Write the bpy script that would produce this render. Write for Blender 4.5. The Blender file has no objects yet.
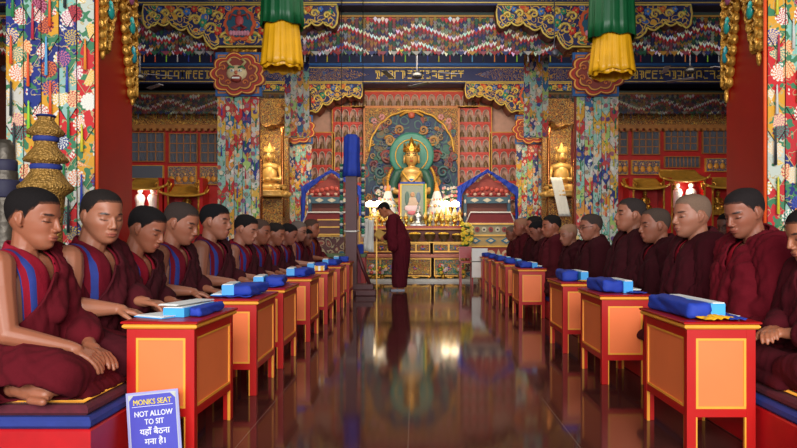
import bpy, math, random
import numpy as np
from mathutils import Vector, Matrix, Euler
PI = math.pi
rnd = random.Random(7)
scene = bpy.context.scene
COL = scene.collection

# ---------------------------------------------------------------- camera, light, exposure
F = 664.0                     # focal length in pixels of the 797 px wide frame
HC = 0.92                     # eye height
cam_d = bpy.data.cameras.new('camera')
cam = bpy.data.objects.new('camera', cam_d); COL.objects.link(cam)
cam.location = (0, 0, HC); cam.rotation_euler = (PI/2, 0, 0)
cam_d.sensor_width = 36; cam_d.lens = 36*F/797
cam_d.shift_x = -17.5/797; cam_d.shift_y = 12/797
cam_d.clip_start = 0.05; cam_d.clip_end = 200
scene.camera = cam

world = bpy.data.worlds.new('daylight'); scene.world = world
world.use_nodes = True
bg = world.node_tree.nodes['Background']
bg.inputs[0].default_value = (0.80, 0.88, 1.0, 1); bg.inputs[1].default_value = 0.9

def area(name, loc, target, sx, sy, power, color=(1, 1, 1), spread=180):
    d = bpy.data.lights.new(name, 'AREA'); d.shape = 'RECTANGLE'; d.size = sx; d.size_y = sy
    d.energy = power; d.color = color; d.spread = math.radians(spread)
    o = bpy.data.objects.new(name, d); COL.objects.link(o); o.location = loc
    o.rotation_euler = (Vector(target)-Vector(loc)).to_track_quat('-Z', 'Y').to_euler()
    return o
area('entrance_daylight', (0.1, -5.0, 3.2), (0.1, 8, 1.2), 7, 3.6, 1150, (1.0, 0.98, 0.95))
area('altar_light', (0.0, 12.6, 4.3), (-0.1, 16.5, 1.9), 3.0, 0.5, 165, (1.0, 0.86, 0.66))
area('aisle_fill_light', (0.1, 8.0, 5.1), (0.1, 8.6, 0), 3.0, 3.0, 90, (1.0, 0.92, 0.8))  # added fill over the aisle, not an actual ceiling fixture
area('left_bay_light', (-4.6, 12.6, 4.3), (-5.2, 16.6, 2.2), 2.4, 0.4, 30, (1.0, 0.85, 0.65))
area('right_bay_light', (4.8, 12.6, 4.3), (5.4, 16.6, 2.2), 2.4, 0.4, 30, (1.0, 0.85, 0.65))
vs = scene.view_settings
vs.view_transform = 'Standard'; vs.look = 'None'; vs.gamma = 1; vs.use_curve_mapping = False
vs.exposure = 0.0

# ---------------------------------------------------------------- materials
def lin(c):
    return tuple(((v/255)/12.92 if v/255 <= .04045 else ((v/255+.055)/1.055)**2.4) for v in c)
class NT:
    def __init__(s, name):
        s.m = bpy.data.materials.new(name); s.m.use_nodes = True
        s.t = s.m.node_tree; s.b = s.t.nodes['Principled BSDF']
    def n(s, typ, **kw):
        nd = s.t.nodes.new(typ)
        for k, v in kw.items():
            if k.startswith('i_'):
                key = k[2:]; key = int(key) if key.isdigit() else key.replace('_', ' ')
                nd.inputs[key].default_value = v
            else: setattr(nd, k, v)
        return nd
    def l(s, a, b): s.t.links.new(a, b)
    def math(s, op, a, b=None, c=None):
        nd = s.n('ShaderNodeMath', operation=op)
        for i, v in enumerate((a, b, c)):
            if v is None: continue
            if isinstance(v, (int, float)): nd.inputs[i].default_value = v
            else: s.l(v, nd.inputs[i])
        return nd.outputs[0]
    def mix(s, f, a, b):
        nd = s.n('ShaderNodeMix', data_type='RGBA')
        for i, v in ((0, f), (6, a), (7, b)):
            if isinstance(v, (int, float)): nd.inputs[i].default_value = v
            elif isinstance(v, tuple): nd.inputs[i].default_value = (*lin(v), 1)
            else: s.l(v, nd.inputs[i])
        return nd.outputs[2]
    def ramp(s, f, stops, const=False):
        nd = s.n('ShaderNodeValToRGB'); cr = nd.color_ramp
        if const: cr.interpolation = 'CONSTANT'
        while len(cr.elements) < len(stops): cr.elements.new(0.5)
        for e, (p, c) in zip(cr.elements, stops): e.position = p; e.color = (*lin(c), 1)
        s.l(f, nd.inputs[0]); return nd.outputs[0]
    def bump(s, h, strength=.3, dist=.01):
        nd = s.n('ShaderNodeBump'); nd.inputs['Strength'].default_value = strength
        nd.inputs['Distance'].default_value = dist
        s.l(h, nd.inputs['Height']); s.l(nd.outputs[0], s.b.inputs['Normal'])
    def obj(s): return s.n('ShaderNodeTexCoord').outputs['Object']
def plain(name, c, rough=.5, metal=0, var=.12, scale=8, bump=0, spec=None, emit=0):
    t = NT(name); o = t.obj()
    nz = t.n('ShaderNodeTexNoise', i_Scale=scale, i_Detail=4); t.l(o, nz.inputs[0])
    d = tuple(max(0, v*(1-var)) for v in c); u = tuple(min(255, v*(1+var)) for v in c)
    t.l(t.mix(nz.outputs[0], d, u), t.b.inputs['Base Color'])
    t.b.inputs['Roughness'].default_value = rough; t.b.inputs['Metallic'].default_value = metal
    if spec is not None: t.b.inputs['Specular IOR Level'].default_value = spec
    if bump:
        nb = t.n('ShaderNodeTexNoise', i_Scale=scale*6, i_Detail=3); t.l(o, nb.inputs[0]); t.bump(nb.outputs[0], bump, .004)
    if emit:
        t.b.inputs['Emission Color'].default_value = (*lin(c), 1); t.b.inputs['Emission Strength'].default_value = emit
    return t.m
def attr(name, rough=.6, metal=0, var=.15, scale=30, bump=.15, sheen=0, sss=0, spec=.5):
    t = NT(name); a = t.n('ShaderNodeAttribute', attribute_name='col')
    nz = t.n('ShaderNodeTexNoise', i_Scale=scale, i_Detail=3); t.l(t.obj(), nz.inputs[0])
    v = t.math('MULTIPLY_ADD', nz.outputs[0], 2*var, 1-var)
    mx = t.n('ShaderNodeVectorMath', operation='SCALE'); t.l(a.outputs[0], mx.inputs[0]); t.l(v, mx.inputs[3])
    t.l(mx.outputs[0], t.b.inputs['Base Color'])
    t.b.inputs['Roughness'].default_value = rough; t.b.inputs['Metallic'].default_value = metal
    t.b.inputs['Sheen Weight'].default_value = sheen; t.b.inputs['Specular IOR Level'].default_value = spec
    if sss:
        t.b.inputs['Subsurface Weight'].default_value = sss; t.b.inputs['Subsurface Scale'].default_value = .008
    if bump: t.bump(nz.outputs[0], bump, .004)
    return t.m
def gold(name, c=(214, 160, 62), rough=.32, scale=40, strength=.6, metal=.85):
    t = NT(name); o = t.obj()
    v = t.n('ShaderNodeTexVoronoi', i_Scale=scale); t.l(o, v.inputs[0])
    nz = t.n('ShaderNodeTexNoise', i_Scale=scale*.5, i_Detail=4); t.l(o, nz.inputs[0])
    t.l(t.mix(nz.outputs[0], tuple(x*.6 for x in c), tuple(min(255, x*1.2) for x in c)), t.b.inputs['Base Color'])
    t.b.inputs['Metallic'].default_value = metal; t.b.inputs['Roughness'].default_value = rough
    t.bump(t.math('ADD', v.outputs[0], nz.outputs[0]), strength, .01); return t.m
def brocade(name, scale=7.0, rad=.37, swirl=.012, leafy=.58):
    """silk brocade: the ground colour comes from the 'col' attribute, chrysanthemum roundels and leaves over it"""
    t = NT(name); a = t.n('ShaderNodeAttribute', attribute_name='col'); o = t.obj()
    nz = t.n('ShaderNodeTexNoise', i_Scale=scale*1.5, i_Detail=2); t.l(o, nz.inputs[0])
    v = t.n('ShaderNodeTexVoronoi', i_Scale=scale, voronoi_dimensions='3D'); v.inputs['Randomness'].default_value = .8
    t.l(o, v.inputs[0])
    dv = t.n('ShaderNodeVectorMath', operation='SUBTRACT'); 
    sc = t.n('ShaderNodeVectorMath', operation='SCALE'); sc.inputs[3].default_value = 1.0
    t.l(o, dv.inputs[0]); t.l(v.outputs['Position'], dv.inputs[1])
    sp = t.n('ShaderNodeSeparateXYZ'); t.l(dv.outputs[0], sp.inputs[0])
    hx = t.math('ADD', sp.outputs[0], sp.outputs[1])
    ang = t.math('ARCTAN2', sp.outputs[2], hx)
    r = t.math('SQRT', t.math('ADD', t.math('MULTIPLY', hx, hx), t.math('MULTIPLY', sp.outputs[2], sp.outputs[2])))
    rr = t.math('MULTIPLY', r, scale)
    pet = t.math('MULTIPLY_ADD', t.math('ABSOLUTE', t.math('SINE', t.math('MULTIPLY', ang, 6))), .07, rad)
    flower = t.math('LESS_THAN', rr, pet)
    ring = t.math('MAXIMUM', t.math('GREATER_THAN', t.math('SINE', t.math('ADD', t.math('MULTIPLY', ang, 12), t.math('MULTIPLY', t.math('FLOOR', t.math('MULTIPLY', rr, 9)), 1.6))), .25), t.math('LESS_THAN', t.math('ABSOLUTE', t.math('SUBTRACT', t.math('FRACT', t.math('MULTIPLY', rr, 9)), .5)), .12))
    cs = t.n('ShaderNodeSeparateColor'); t.l(v.outputs['Color'], cs.inputs[0])
    fc = t.ramp(cs.outputs[0], [(0, (235, 120, 60)), (.2, (225, 190, 70)), (.36, (205, 60, 60)), (.52, (60, 75, 165)), (.66, (225, 225, 215)), (.8, (205, 110, 140)), (.92, (70, 150, 130))], True)
    fc2 = t.ramp(cs.outputs[1], [(0, (240, 235, 220)), (.4, (240, 205, 150)), (.7, (120, 40, 60)), (.85, (40, 60, 130))], True)
    leafn = t.n('ShaderNodeTexNoise', i_Scale=scale*2.4, i_Detail=1); t.l(o, leafn.inputs[0])
    leaf = t.math('GREATER_THAN', leafn.outputs[0], leafy)
    base = t.mix(leaf, a.outputs[0], (60, 125, 85))
    swn = t.math('LESS_THAN', t.math('ABSOLUTE', t.math('SUBTRACT', nz.outputs[0], .5)), swirl)
    base = t.mix(swn, base, (190, 170, 120))
    fl = t.mix(ring, fc, fc2)
    t.l(t.mix(flower, base, fl), t.b.inputs['Base Color'])
    t.b.inputs['Roughness'].default_value = .5; t.b.inputs['Sheen Weight'].default_value = .1
    t.bump(leafn.outputs[0], .1, .003); return t.m
def ornate(name, ground=(28, 34, 84), scale=9, line=(210, 165, 70), pal=None, rough=.5, fill=.6):
    """painted and carved scrollwork: gilt spirals and coloured petals over a dark ground"""
    t = NT(name); o = t.obj()
    wn = t.n('ShaderNodeTexNoise', i_Scale=scale*.6, i_Detail=1); t.l(o, wn.inputs[0])
    ad = t.n('ShaderNodeVectorMath', operation='MULTIPLY_ADD'); t.l(wn.outputs['Color'], ad.inputs[0])
    ad.inputs[1].default_value = (.25, .25, .25); t.l(o, ad.inputs[2])
    v = t.n('ShaderNodeTexVoronoi', i_Scale=scale); t.l(ad.outputs[0], v.inputs[0])
    d = v.outputs['Distance']; cs = t.n('ShaderNodeSeparateColor'); t.l(v.outputs['Color'], cs.inputs[0])
    pal = pal or [(190, 45, 35), (50, 130, 95), (215, 165, 60), (60, 110, 175), (215, 110, 60), (205, 170, 150)]
    pc = t.ramp(cs.outputs[0], [(i/len(pal), c) for i, c in enumerate(pal)], True)
    blob = t.math('LESS_THAN', d, t.math('MULTIPLY_ADD', cs.outputs[1], .25, fill*.4))
    rings = t.math('GREATER_THAN', t.math('SINE', t.math('MULTIPLY', d, 20)), .62)
    c = t.mix(blob, ground, pc)
    c = t.mix(rings, c, line)
    t.l(c, t.b.inputs['Base Color']); t.b.inputs['Roughness'].default_value = rough
    t.bump(rings, .5, .012); return t.m

M = {}
M['red'] = plain('red_gloss_paint', (178, 15, 11), .38, var=.08, scale=5)
M['yellow'] = plain('yellow_paint', (238, 160, 52), .45, var=.08)
M['orange'] = plain('orange_paint', (245, 120, 62), .5, var=.05, scale=4)
M['darkred'] = plain('dark_red_lacquer', (164, 8, 10), .34, var=.1, scale=3)
M['maroon_wood'] = plain('maroon_wood', (78, 30, 34), .5)
M['blue'] = plain('royal_blue_cloth', (24, 54, 158), .75, var=.15, scale=12, bump=.2)
M['blueband'] = plain('blue_platform_cloth', (32, 48, 122), .8, var=.15, scale=12, bump=.2)
M['sky'] = plain('light_blue_card', (62, 160, 226), .5, var=.08)
M['paper'] = plain('white_paper', (236, 236, 232), .7, var=.04)
M['gold'] = gold('gilt_metal')
M['goldfine'] = gold('bright_gilding', (240, 190, 80), .25, 25, .15, .7)
M['goldcarve'] = gold('carved_gilding', (196, 140, 52), .35, 14, .9, .75)
M['goldpaint'] = plain('gold_paint', (212, 160, 64), .4, metal=.3, var=.15)
M['gilt'] = plain('daylit_gilt_relief', (246, 200, 98), .4, metal=.15, var=.15)  # gold paint lightened in place of daylight on brackets and beam script
M['oldgold'] = plain('old_gilt_paint', (160, 104, 50), .5, var=.2)
M['silver'] = gold('chased_silver', (190, 190, 185), .3, 40, .5, .9)
M['bronze'] = gold('dull_bronze', (96, 82, 62), .4, 30, .3, .7)
M['brocade'] = brocade('floral_brocade', 6.2, .36, .010, .56)
M['brocade_small'] = brocade('small_floral_brocade', 9.5, .30, .0, .62)
M['attr'] = attr('painted_surface', .5)
M['silk'] = attr('plain_silk', .5, sheen=.3)
M['skin'] = attr('skin', .48, var=.06, scale=14, bump=.05, sss=.08)
M['hair'] = attr('cropped_hair', .9, var=.3, scale=160, bump=.5, spec=.15)
M['robe'] = attr('maroon_wool', .95, var=.10, scale=90, bump=.3, spec=.15)
M['ornate'] = ornate('painted_scrollwork', (34, 42, 100), 7, (226, 176, 80), [(34, 42, 100), (50, 140, 105), (226, 166, 60), (66, 110, 190), (206, 70, 48), (40, 50, 110)])
M['ornfine'] = ornate('fine_painted_scrollwork', (30, 50, 110), 22)
M['orngold'] = ornate('gilt_scrollwork', (90, 30, 20), 18, (230, 180, 80), [(200, 120, 40), (220, 170, 70), (170, 60, 30), (60, 110, 90)])
M['mural'] = ornate('painted_mural', (44, 62, 92), 3.4, (70, 110, 105), [(40, 60, 110), (150, 70, 60), (60, 110, 90), (120, 100, 70), (36, 50, 90)], .6, .9)
M['ornred'] = ornate('red_painted_scrollwork', (150, 34, 28), 9, (215, 170, 130), [(200, 180, 150), (180, 60, 50), (60, 90, 110), (190, 150, 110)])
M['ornteal'] = ornate('teal_painted_scrollwork', (96, 36, 32), 6, (190, 168, 126), [(50, 100, 120), (160, 60, 45), (190, 160, 120)])
M['carpet'] = ornate('patterned_rug', (120, 66, 40), 40, (190, 140, 80), [(150, 90, 50), (90, 40, 40), (60, 60, 80)], .95)
M['mcarpet'] = plain('maroon_carpet', (84, 22, 36), .95, var=.2, scale=40, bump=.3)
M['wood'] = plain('brown_wood', (112, 52, 34), .5, var=.2, scale=6)
M['dark'] = plain('dark_ceiling_paint', (26, 24, 34), .7, var=.2)
M['navy'] = plain('navy_paint', (20, 30, 72), .5, var=.2)
M['scarlet'] = plain('scarlet_lattice_paint', (176, 26, 18), .45, var=.15)
M['green'] = plain('green_silk', (8, 84, 44), .45, var=.15, scale=6)
M['ysilk'] = plain('yellow_silk', (232, 168, 20), .42, var=.12, scale=6)
M['white'] = plain('white_silk', (228, 226, 220), .6, var=.05)
M['statue'] = plain('burnished_gold_paint', (212, 166, 92), .36, metal=.25, var=.12, scale=14)
M['ygold'] = gold('aged_carved_gold', (206, 152, 62), .42, 34, .8, .6)
M['halo'] = plain('green_halo_paint', (52, 124, 108), .5, var=.12, scale=5)
M['brass'] = plain('polished_bronze', (176, 110, 60), .2, metal=.8)
M['black'] = plain('black_plastic', (18, 18, 22), .4)
M['grey'] = plain('grey_metal', (90, 90, 100), .4, metal=.4)
M['bulb'] = plain('lit_bulb', (255, 236, 200), .5, var=0, emit=7)
M['spot'] = plain('lit_spotlight', (255, 255, 250), .5, var=0, emit=14)
def glass_mat():
    t = NT('dark_window_glass'); t.b.inputs['Base Color'].default_value = (*lin((92, 98, 112)), 1)
    t.b.inputs['Roughness'].default_value = .12; return t.m
M['glass'] = glass_mat()
def floor_mat():
    t = NT('polished_maroon_stone'); o = t.obj()
    nz = t.n('ShaderNodeTexNoise', i_Scale=2.5, i_Detail=6); t.l(o, nz.inputs[0])
    n2 = t.n('ShaderNodeTexNoise', i_Scale=60, i_Detail=2); t.l(o, n2.inputs[0])
    f = t.math('MULTIPLY_ADD', n2.outputs[0], .3, t.math('MULTIPLY', nz.outputs[0], .7))
    c = t.mix(f, (44, 20, 20), (92, 50, 44))
    sp = t.n('ShaderNodeSeparateXYZ'); t.l(o, sp.inputs[0])
    def line(v, off):
        q = t.math('FRACT', t.math('DIVIDE', t.math('ADD', v, off), .75))
        return t.math('LESS_THAN', t.math('ABSOLUTE', t.math('SUBTRACT', q, .5)), .0026)
    g = t.math('MAXIMUM', t.math('MULTIPLY', line(sp.outputs[0], 75*10+.375+.035), .8), t.math('MULTIPLY', line(sp.outputs[1], 75*10+.375-.24), .25))
    t.l(t.mix(g, c, (120, 100, 88)), t.b.inputs['Base Color'])
    t.l(t.math('MULTIPLY_ADD', nz.outputs[0], .06, .05), t.b.inputs['Roughness'])
    t.b.inputs['Specular IOR Level'].default_value = .30
    n3 = t.n('ShaderNodeTexNoise', i_Scale=1.6, i_Detail=1); t.l(o, n3.inputs[0]); t.bump(n3.outputs[0], .012, .01)
    return t.m
M['floor'] = floor_mat()

# ---------------------------------------------------------------- mesh helpers
class MB:
    """collects shapes and links them as ONE mesh object"""
    def __init__(s): s.v = []; s.f = []; s.mi = []; s.c = []; s.sm = []
    def add(s, vs, fs, m=0, col=(255, 255, 255), smooth=False, mat=None):
        b = len(s.v)
        if mat is not None: vs = [mat @ Vector(p) for p in vs]
        s.v += [tuple(p) for p in vs]
        for f in fs: s.f.append(tuple(b+i for i in f)); s.mi.append(m); s.c.append(col); s.sm.append(smooth)
        return s
    def box(s, x0, x1, y0, y1, z0, z1, m=0, col=(255, 255, 255), mat=None, bev=0):
        if bev:
            b = bev; P = []
            for z, i in ((z0, b), (z0+b, 0), (z1-b, 0), (z1, b)):
                P += [(x0+i+b*(i == 0)*0, y0+i, z), (x1-i, y0+i, z), (x1-i, y1-i, z), (x0+i, y1-i, z)]
            Fc = [(3, 2, 1, 0), (12, 13, 14, 15)]
            for k in range(3):
                for j in range(4):
                    a = k*4+j; c = k*4+(j+1) % 4; Fc.append((a, c, c+4, a+4))
            return s.add(P, Fc, m, col, False, mat)
        P = [(x, y, z) for z in (z0, z1) for y in (y0, y1) for x in (x0, x1)]
        return s.add(P, [(0, 2, 3, 1), (4, 5, 7, 6), (0, 1, 5, 4), (2, 6, 7, 3), (0, 4, 6, 2), (1, 3, 7, 5)], m, col, False, mat)
    def prism(s, pts, y0, y1, m=0, col=(255, 255, 255), mat=None, plane='xz'):
        n = len(pts)
        A = sum(pts[i][0]*pts[(i+1) % n][1]-pts[(i+1) % n][0]*pts[i][1] for i in range(n))
        if A < 0: pts = pts[::-1]
        mk = {'xz': lambda p, q: (p[0], q, p[1]), 'xy': lambda p, q: (p[0], p[1], q), 'yz': lambda p, q: (q, p[0], p[1])}[plane]
        P = [mk(p, y0) for p in pts]+[mk(p, y1) for p in pts]
        Fc = [tuple(range(n)), tuple(range(2*n-1, n-1, -1))]+[(i+n, (i+1) % n+n, (i+1) % n, i) for i in range(n)]
        if plane != 'xz': Fc = [f[::-1] for f in Fc]
        return s.add(P, Fc, m, col, False, mat)
    def lathe(s, prof, cx=0, cy=0, n=20, m=0, col=(255, 255, 255), mat=None, a0=0):
        P = []; Fc = []
        for r, z in prof:
            for k in range(n):
                a = a0+2*PI*k/n; P.append((cx+r*math.cos(a), cy+r*math.sin(a), z))
        for i in range(len(prof)-1):
            for k in range(n):
                a = i*n+k; b = i*n+(k+1) % n; Fc.append((a, b, b+n, a+n))
        Fc.append(tuple(range(n))[::-1]); Fc.append(tuple(range((len(prof)-1)*n, len(prof)*n)))
        return s.add(P, Fc, m, col, True, mat)
    def ball(s, c, r, m=0, col=(255, 255, 255), n=12, mat=None):
        r = (r, r, r) if isinstance(r, (int, float)) else r
        k = max(4, n//2)
        pr = [(max(1e-4, math.sin(PI*i/k)), -math.cos(PI*i/k)) for i in range(k+1)]
        T = Matrix.Translation(c) @ Matrix.Diagonal((*r, 1))
        if mat is not None: T = mat @ T
        return s.lathe(pr, 0, 0, n, m, col, T)
    def tube(s, pts, r, n=8, m=0, col=(255, 255, 255), closed=False, mat=None):
        pts = [Vector(p) for p in pts]; N = len(pts); P = []; Fc = []
        rs = r if isinstance(r, (list, tuple)) else [r]*N
        for i, p in enumerate(pts):
            a = pts[i-1] if (i or closed) else p; b = pts[(i+1) % N] if (i < N-1 or closed) else p
            d = (b-a).normalized(); q = d.to_track_quat('Z', 'Y') if d.length else Euler((0, 0, 0)).to_quaternion()
            up = Vector((0, 1, 0)) if abs(d.y) < .9 else Vector((1, 0, 0))
            u = d.cross(up).normalized(); w = d.cross(u)
            for k in range(n):
                t = 2*PI*k/n; P.append(p+rs[i]*(math.cos(t)*u+math.sin(t)*w))
        for i in range(N if closed else N-1):
            for k in range(n):
                a = i*n+k; b = i*n+(k+1) % n; j = ((i+1) % N)*n
                Fc.append((a, b, j+(k+1) % n, j+k))
        if not closed: Fc += [tuple(range(n))[::-1], tuple(range((N-1)*n, N*n))]
        return s.add(P, Fc, m, col, True, mat)
    def build(s, name, mats, parent=None, kind=None):
        me = bpy.data.meshes.new(name); me.from_pydata(s.v, [], s.f)
        mats = mats if isinstance(mats, list) else [mats]
        for x in mats: me.materials.append(M[x] if isinstance(x, str) else x)
        me.polygons.foreach_set('material_index', s.mi); me.polygons.foreach_set('use_smooth', s.sm)
        at = me.color_attributes.new('col', 'FLOAT_COLOR', 'CORNER')
        cache = {}
        buf = []
        for f, c in zip(s.f, s.c):
            if c not in cache: cache[c] = [*lin(c), 1.0]
            buf += cache[c]*len(f)
        at.data.foreach_set('color', buf)
        me.update()
        o = bpy.data.objects.new(name, me); COL.objects.link(o)
        if parent is not None: o.parent = parent
        if kind: o['kind'] = kind
        return o
def tag(o, label, cat, group=None):
    o['label'] = label; o['category'] = cat
    if group: o['group'] = group
    return o
def thing(name, label, cat, loc=(0, 0, 0), rz=0, group=None):
    o = bpy.data.objects.new(name, None); COL.objects.link(o); o.location = loc; o.rotation_euler = (0, 0, rz)
    o.empty_display_size = .1
    return tag(o, label, cat, group)
def dup(o, loc=None, rz=None, label=None, group=None, scale=None, parent=None):
    c = o.copy(); COL.objects.link(c)
    if parent is not None: c.parent = parent
    if loc is not None: c.location = loc
    if rz is not None: c.rotation_euler = (0, 0, rz)
    if label: c['label'] = label
    if group: c['group'] = group
    if scale is not None: c.scale = scale if isinstance(scale, tuple) else (scale,)*3
    for ch in list(o.children): dup(ch, parent=c)
    return c
def text(name, body, size, mat, loc, rot, parent, ext=.0006, font=None, bold=0, sx=1):
    cu = bpy.data.curves.new(name, 'FONT'); cu.body = body; cu.size = size; cu.extrude = ext; cu.offset = bold
    cu.align_x = 'CENTER'; cu.resolution_u = 3
    t = bpy.data.objects.new(name, cu); COL.objects.link(t)
    dg = bpy.context.evaluated_depsgraph_get(); me = bpy.data.meshes.new_from_object(t.evaluated_get(dg))
    bpy.data.objects.remove(t); me.materials.clear(); me.materials.append(M[mat])
    o = bpy.data.objects.new(name, me); COL.objects.link(o); o.location = loc; o.rotation_euler = rot
    o.scale = (sx, 1, 1); o.parent = parent
    return o

# ---------------------------------------------------------------- the hall
CX = 0.115; HALF = 2.57; ROWS = (5.08, 10.7, 16.2); CEIL = 5.35; XL, XR = -8.2, 8.4
MB().box(XL-.2, XR+.2, -4, 18, -.12, 0).build('floor', 'floor', kind='structure')
MB().box(XL-.2, XR+.2, -1.5, 18, CEIL, CEIL+.15).build('ceiling', 'dark', kind='structure')
w = MB().box(XL-.2, XL, -1.5, 18, 0, CEIL).build('wall_left', plain('side_wall_paint', (92, 40, 30), .7), kind='structure')
MB().box(XR, XR+.2, -1.5, 18, 0, CEIL).build('wall_right', w.data.materials[0], kind='structure')
MB().box(XL-.2, XR+.2, 17.8, 18, 0, CEIL).build('wall_back', w.data.materials[0], kind='structure')
# ceiling joists between the column rows
for i in range(13):
    y = -.9+i*1.45
    if any(abs(y-r) < .5 for r in ROWS): continue
    MB().box(XL, XR, y-.09, y+.09, CEIL-.16, CEIL).build('trim_%d' % (i+1), 'dark', kind='structure')

def scallop(cx, cz, rx, rz, lobes, depth, n=96, ph=0):
    pts = []
    for i in range(n):
        a = 2*PI*i/n; k = 1+depth*(abs(math.cos(lobes*(a+ph)/2))-.6)
        pts.append((cx+rx*k*math.cos(a), cz+rz*k*math.sin(a)))
    return pts
def bracket_outline(hw, z0, z1):
    """half outline right of the centre, lobed lower edge that steps up towards the tip"""
    H = z1-z0; pts = [(0, z0), (.36, z0)]
    knots = [(.36, 0), (.52, .06), (.60, .28), (.80, .30), (.86, .46), (1.06, .48), (1.14, .58), (1.34, .58), (1.44, .50), (hw, .56)]
    for (xa, ha), (xb, hb) in zip(knots[:-1], knots[1:]):
        for k in range(1, 7):
            t = k/6; bulge = -.055*math.sin(PI*t)*(1 if xb-xa > .1 else .4)
            pts.append((xa+(xb-xa)*t, z0+H*(ha+(hb-ha)*t)+bulge))
    pts += [(hw+.02, z0+H*.8), (hw, z1)]
    return pts
def bracket(root, z0=3.98, z1=4.66, hw=1.56, medal=True):
    R = bracket_outline(hw, z0, z1); full = R+[(-x, z) for x, z in R[::-1]][:-1]
    b = MB(); n = len(full)
    # body: strips, a lobed slab of brown wood
    for i in range(len(R)-2):
        (xa, za), (xb, zb) = R[i], R[i+1]
        if xb <= xa+1e-5: continue
        for s in (1, -1):
            P = [(s*xa, za), (s*xb, zb), (s*xb, z1), (s*xa, z1)]
            b.prism(P, -.30, .30)
    b.build('bracket_arm', 'wood', root)
    p = MB()
    for i in range(len(R)-2):
        (xa, za), (xb, zb) = R[i], R[i+1]
        if xb <= xa+1e-5: continue
        for s in (1, -1): p.prism([(s*xa, za+.03), (s*xb, zb+.03), (s*xb, z1-.02), (s*xa, z1-.02)], -.335, -.30)
    p.build('carved_face', 'ornate', root)
    g = MB(); g.tube([(x, -.33, z) for x, z in full], .017, 6, closed=True)
    g.tube([(x*.965, -.34, z+.05) for x, z in R[1:-2]], .008, 5); g.tube([(-x*.965, -.34, z+.05) for x, z in R[1:-2]], .008, 5)
    g.build('gilt_edging', 'gilt', root)
    # carved gilt scrolls in relief
    sc = MB()
    for s in (1, -1):
        for (x, z, r) in ((.22, .14, .10), (.46, .28, .11), (.72, .42, .10), (.98, .52, .09), (1.2, .53, .07), (1.4, .50, .06), (.35, .48, .09), (.6, .56, .06), (.12, .5, .07)):
            pts = [(s*(x+r*(1-t/14)*math.cos(t*.62)), -.345, z0+z+r*(1-t/14)*math.sin(t*.62)) for t in range(14)]
            sc.tube(pts, [.028-.0014*t for t in range(14)], 6)
    sc.build('gilt_scroll', 'gilt', root)
    fl = MB()
    for s in (-1, 1):
        for i, (x, z, r) in enumerate(((.36, .25, .07), (.60, .38, .07), (.86, .56, .06), (1.1, .60, .05), (.30, .58, .06), (.50, .56, .05), (1.3, .6, .045), (.14, .10, .05), (.74, .60, .05), (1.46, .56, .04))):
            c = [(214, 60, 50), (50, 150, 115), (74, 130, 210), (226, 120, 60)][i % 4]
            for t in range(5): fl.ball((s*(x+r*.6*math.cos(t*1.256)), -.345, z0+z+r*.6*math.sin(t*1.256)), (r*.5, .02, r*.5), 0, c, 8)
            fl.ball((s*x, -.36, z0+z), (r*.35, .02, r*.35), 0, (226, 180, 90), 8)
    fl.build('carved_flower', 'attr', root)
    if medal:
        m = MB()
        m.prism(scallop(0, z0+.36, .25, .27, 10, .12), -.37, -.33, 0, (226, 96, 50))
        m.prism(scallop(0, z0+.36, .20, .22, 10, .12), -.385, -.37, 0, (40, 96, 120))
        m.ball((0, -.39, z0+.40), (.07, .03, .09), 0, (206, 84, 90)); m.ball((0, -.40, z0+.52), (.035, .03, .04), 0, (190, 80, 60))
        for s in (-1, 1):
            m.tube([(s*.03, -.4, z0+.47), (s*.12, -.4, z0+.50), (s*.15, -.4, z0+.42)], .018, 6, 0, (176, 60, 50))
            m.tube([(s*.02, -.4, z0+.32), (s*.11, -.4, z0+.28), (s*.03, -.4, z0+.25)], .026, 6, 0, (150, 50, 60))
        for k in range(-3, 4): m.ball((k*.045, -.395, z0+.20), (.032, .02, .045), 0, (226, 150, 170))
        m.build('deity_medallion', 'attr', root)
def crest(root, z=3.50):
    f = MB(); f.box(-.37, .37, -.43, -.37, z-.34, z+.36, 0, (40, 96, 160)); f.box(-.33, .33, -.445, -.43, z-.30, z+.32, 0, (200, 120, 60)); f.box(-.30, .30, -.455, -.445, z-.28, z+.29, 0, (80, 130, 180))
    f.build('capital_panel', 'attr', root)
    c = MB(); ys = -.47
    for k, (r, col) in enumerate([(.44, (120, 26, 24)), (.415, (246, 180, 76)), (.39, (180, 50, 36)), (.34, (120, 44, 36)), (.325, (226, 160, 70)), (.30, (140, 56, 44))]):
        pts = scallop(0, z, r, r*.78, 9, .16, 108, .35); c.prism(pts, ys-.012*(k+1), ys-.012*k, 0, col)
    y = ys-.09
    c.ball((0, y+.02, z-.0), (.17, .05, .13), 0, (220, 196, 150)); c.ball((0, y-.01, z-.09), (.09, .04, .06), 0, (150, 60, 50))
    for s in (-1, 1):
        c.ball((s*.06, y-.03, z+.03), (.035, .02, .025), 0, (235, 235, 225)); c.ball((s*.06, y-.045, z+.03), .012, 0, (20, 20, 20))
        c.tube([(s*.03, y-.02, z+.08), (s*.1, y-.02, z+.1), (s*.14, y-.02, z+.06)], .016, 6, 0, (60, 120, 80))
        c.tube([(s*.08, y, z+.1), (s*.14, y, z+.17), (s*.09, y, z+.22)], .022, 6, 0, (200, 180, 120))
        for (x, h, r) in ((.22, .08, .06), (.24, -.08, .06), (.13, -.15, .05)):
            c.tube([(s*(x+r*(1-t/12)*math.cos(t*.6)), y+.01, z+h+r*(1-t/12)*math.sin(t*.6)) for t in range(12)], .011, 5, 0, (214, 120, 60))
    c.ball((0, y-.02, z+.0), (.03, .03, .035), 0, (200, 110, 80)); c.box(-.06, .06, y-.05, y-.02, z-.1, z-.075, 0, (240, 240, 230))
    c.build('guardian_crest', 'attr', root)

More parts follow.
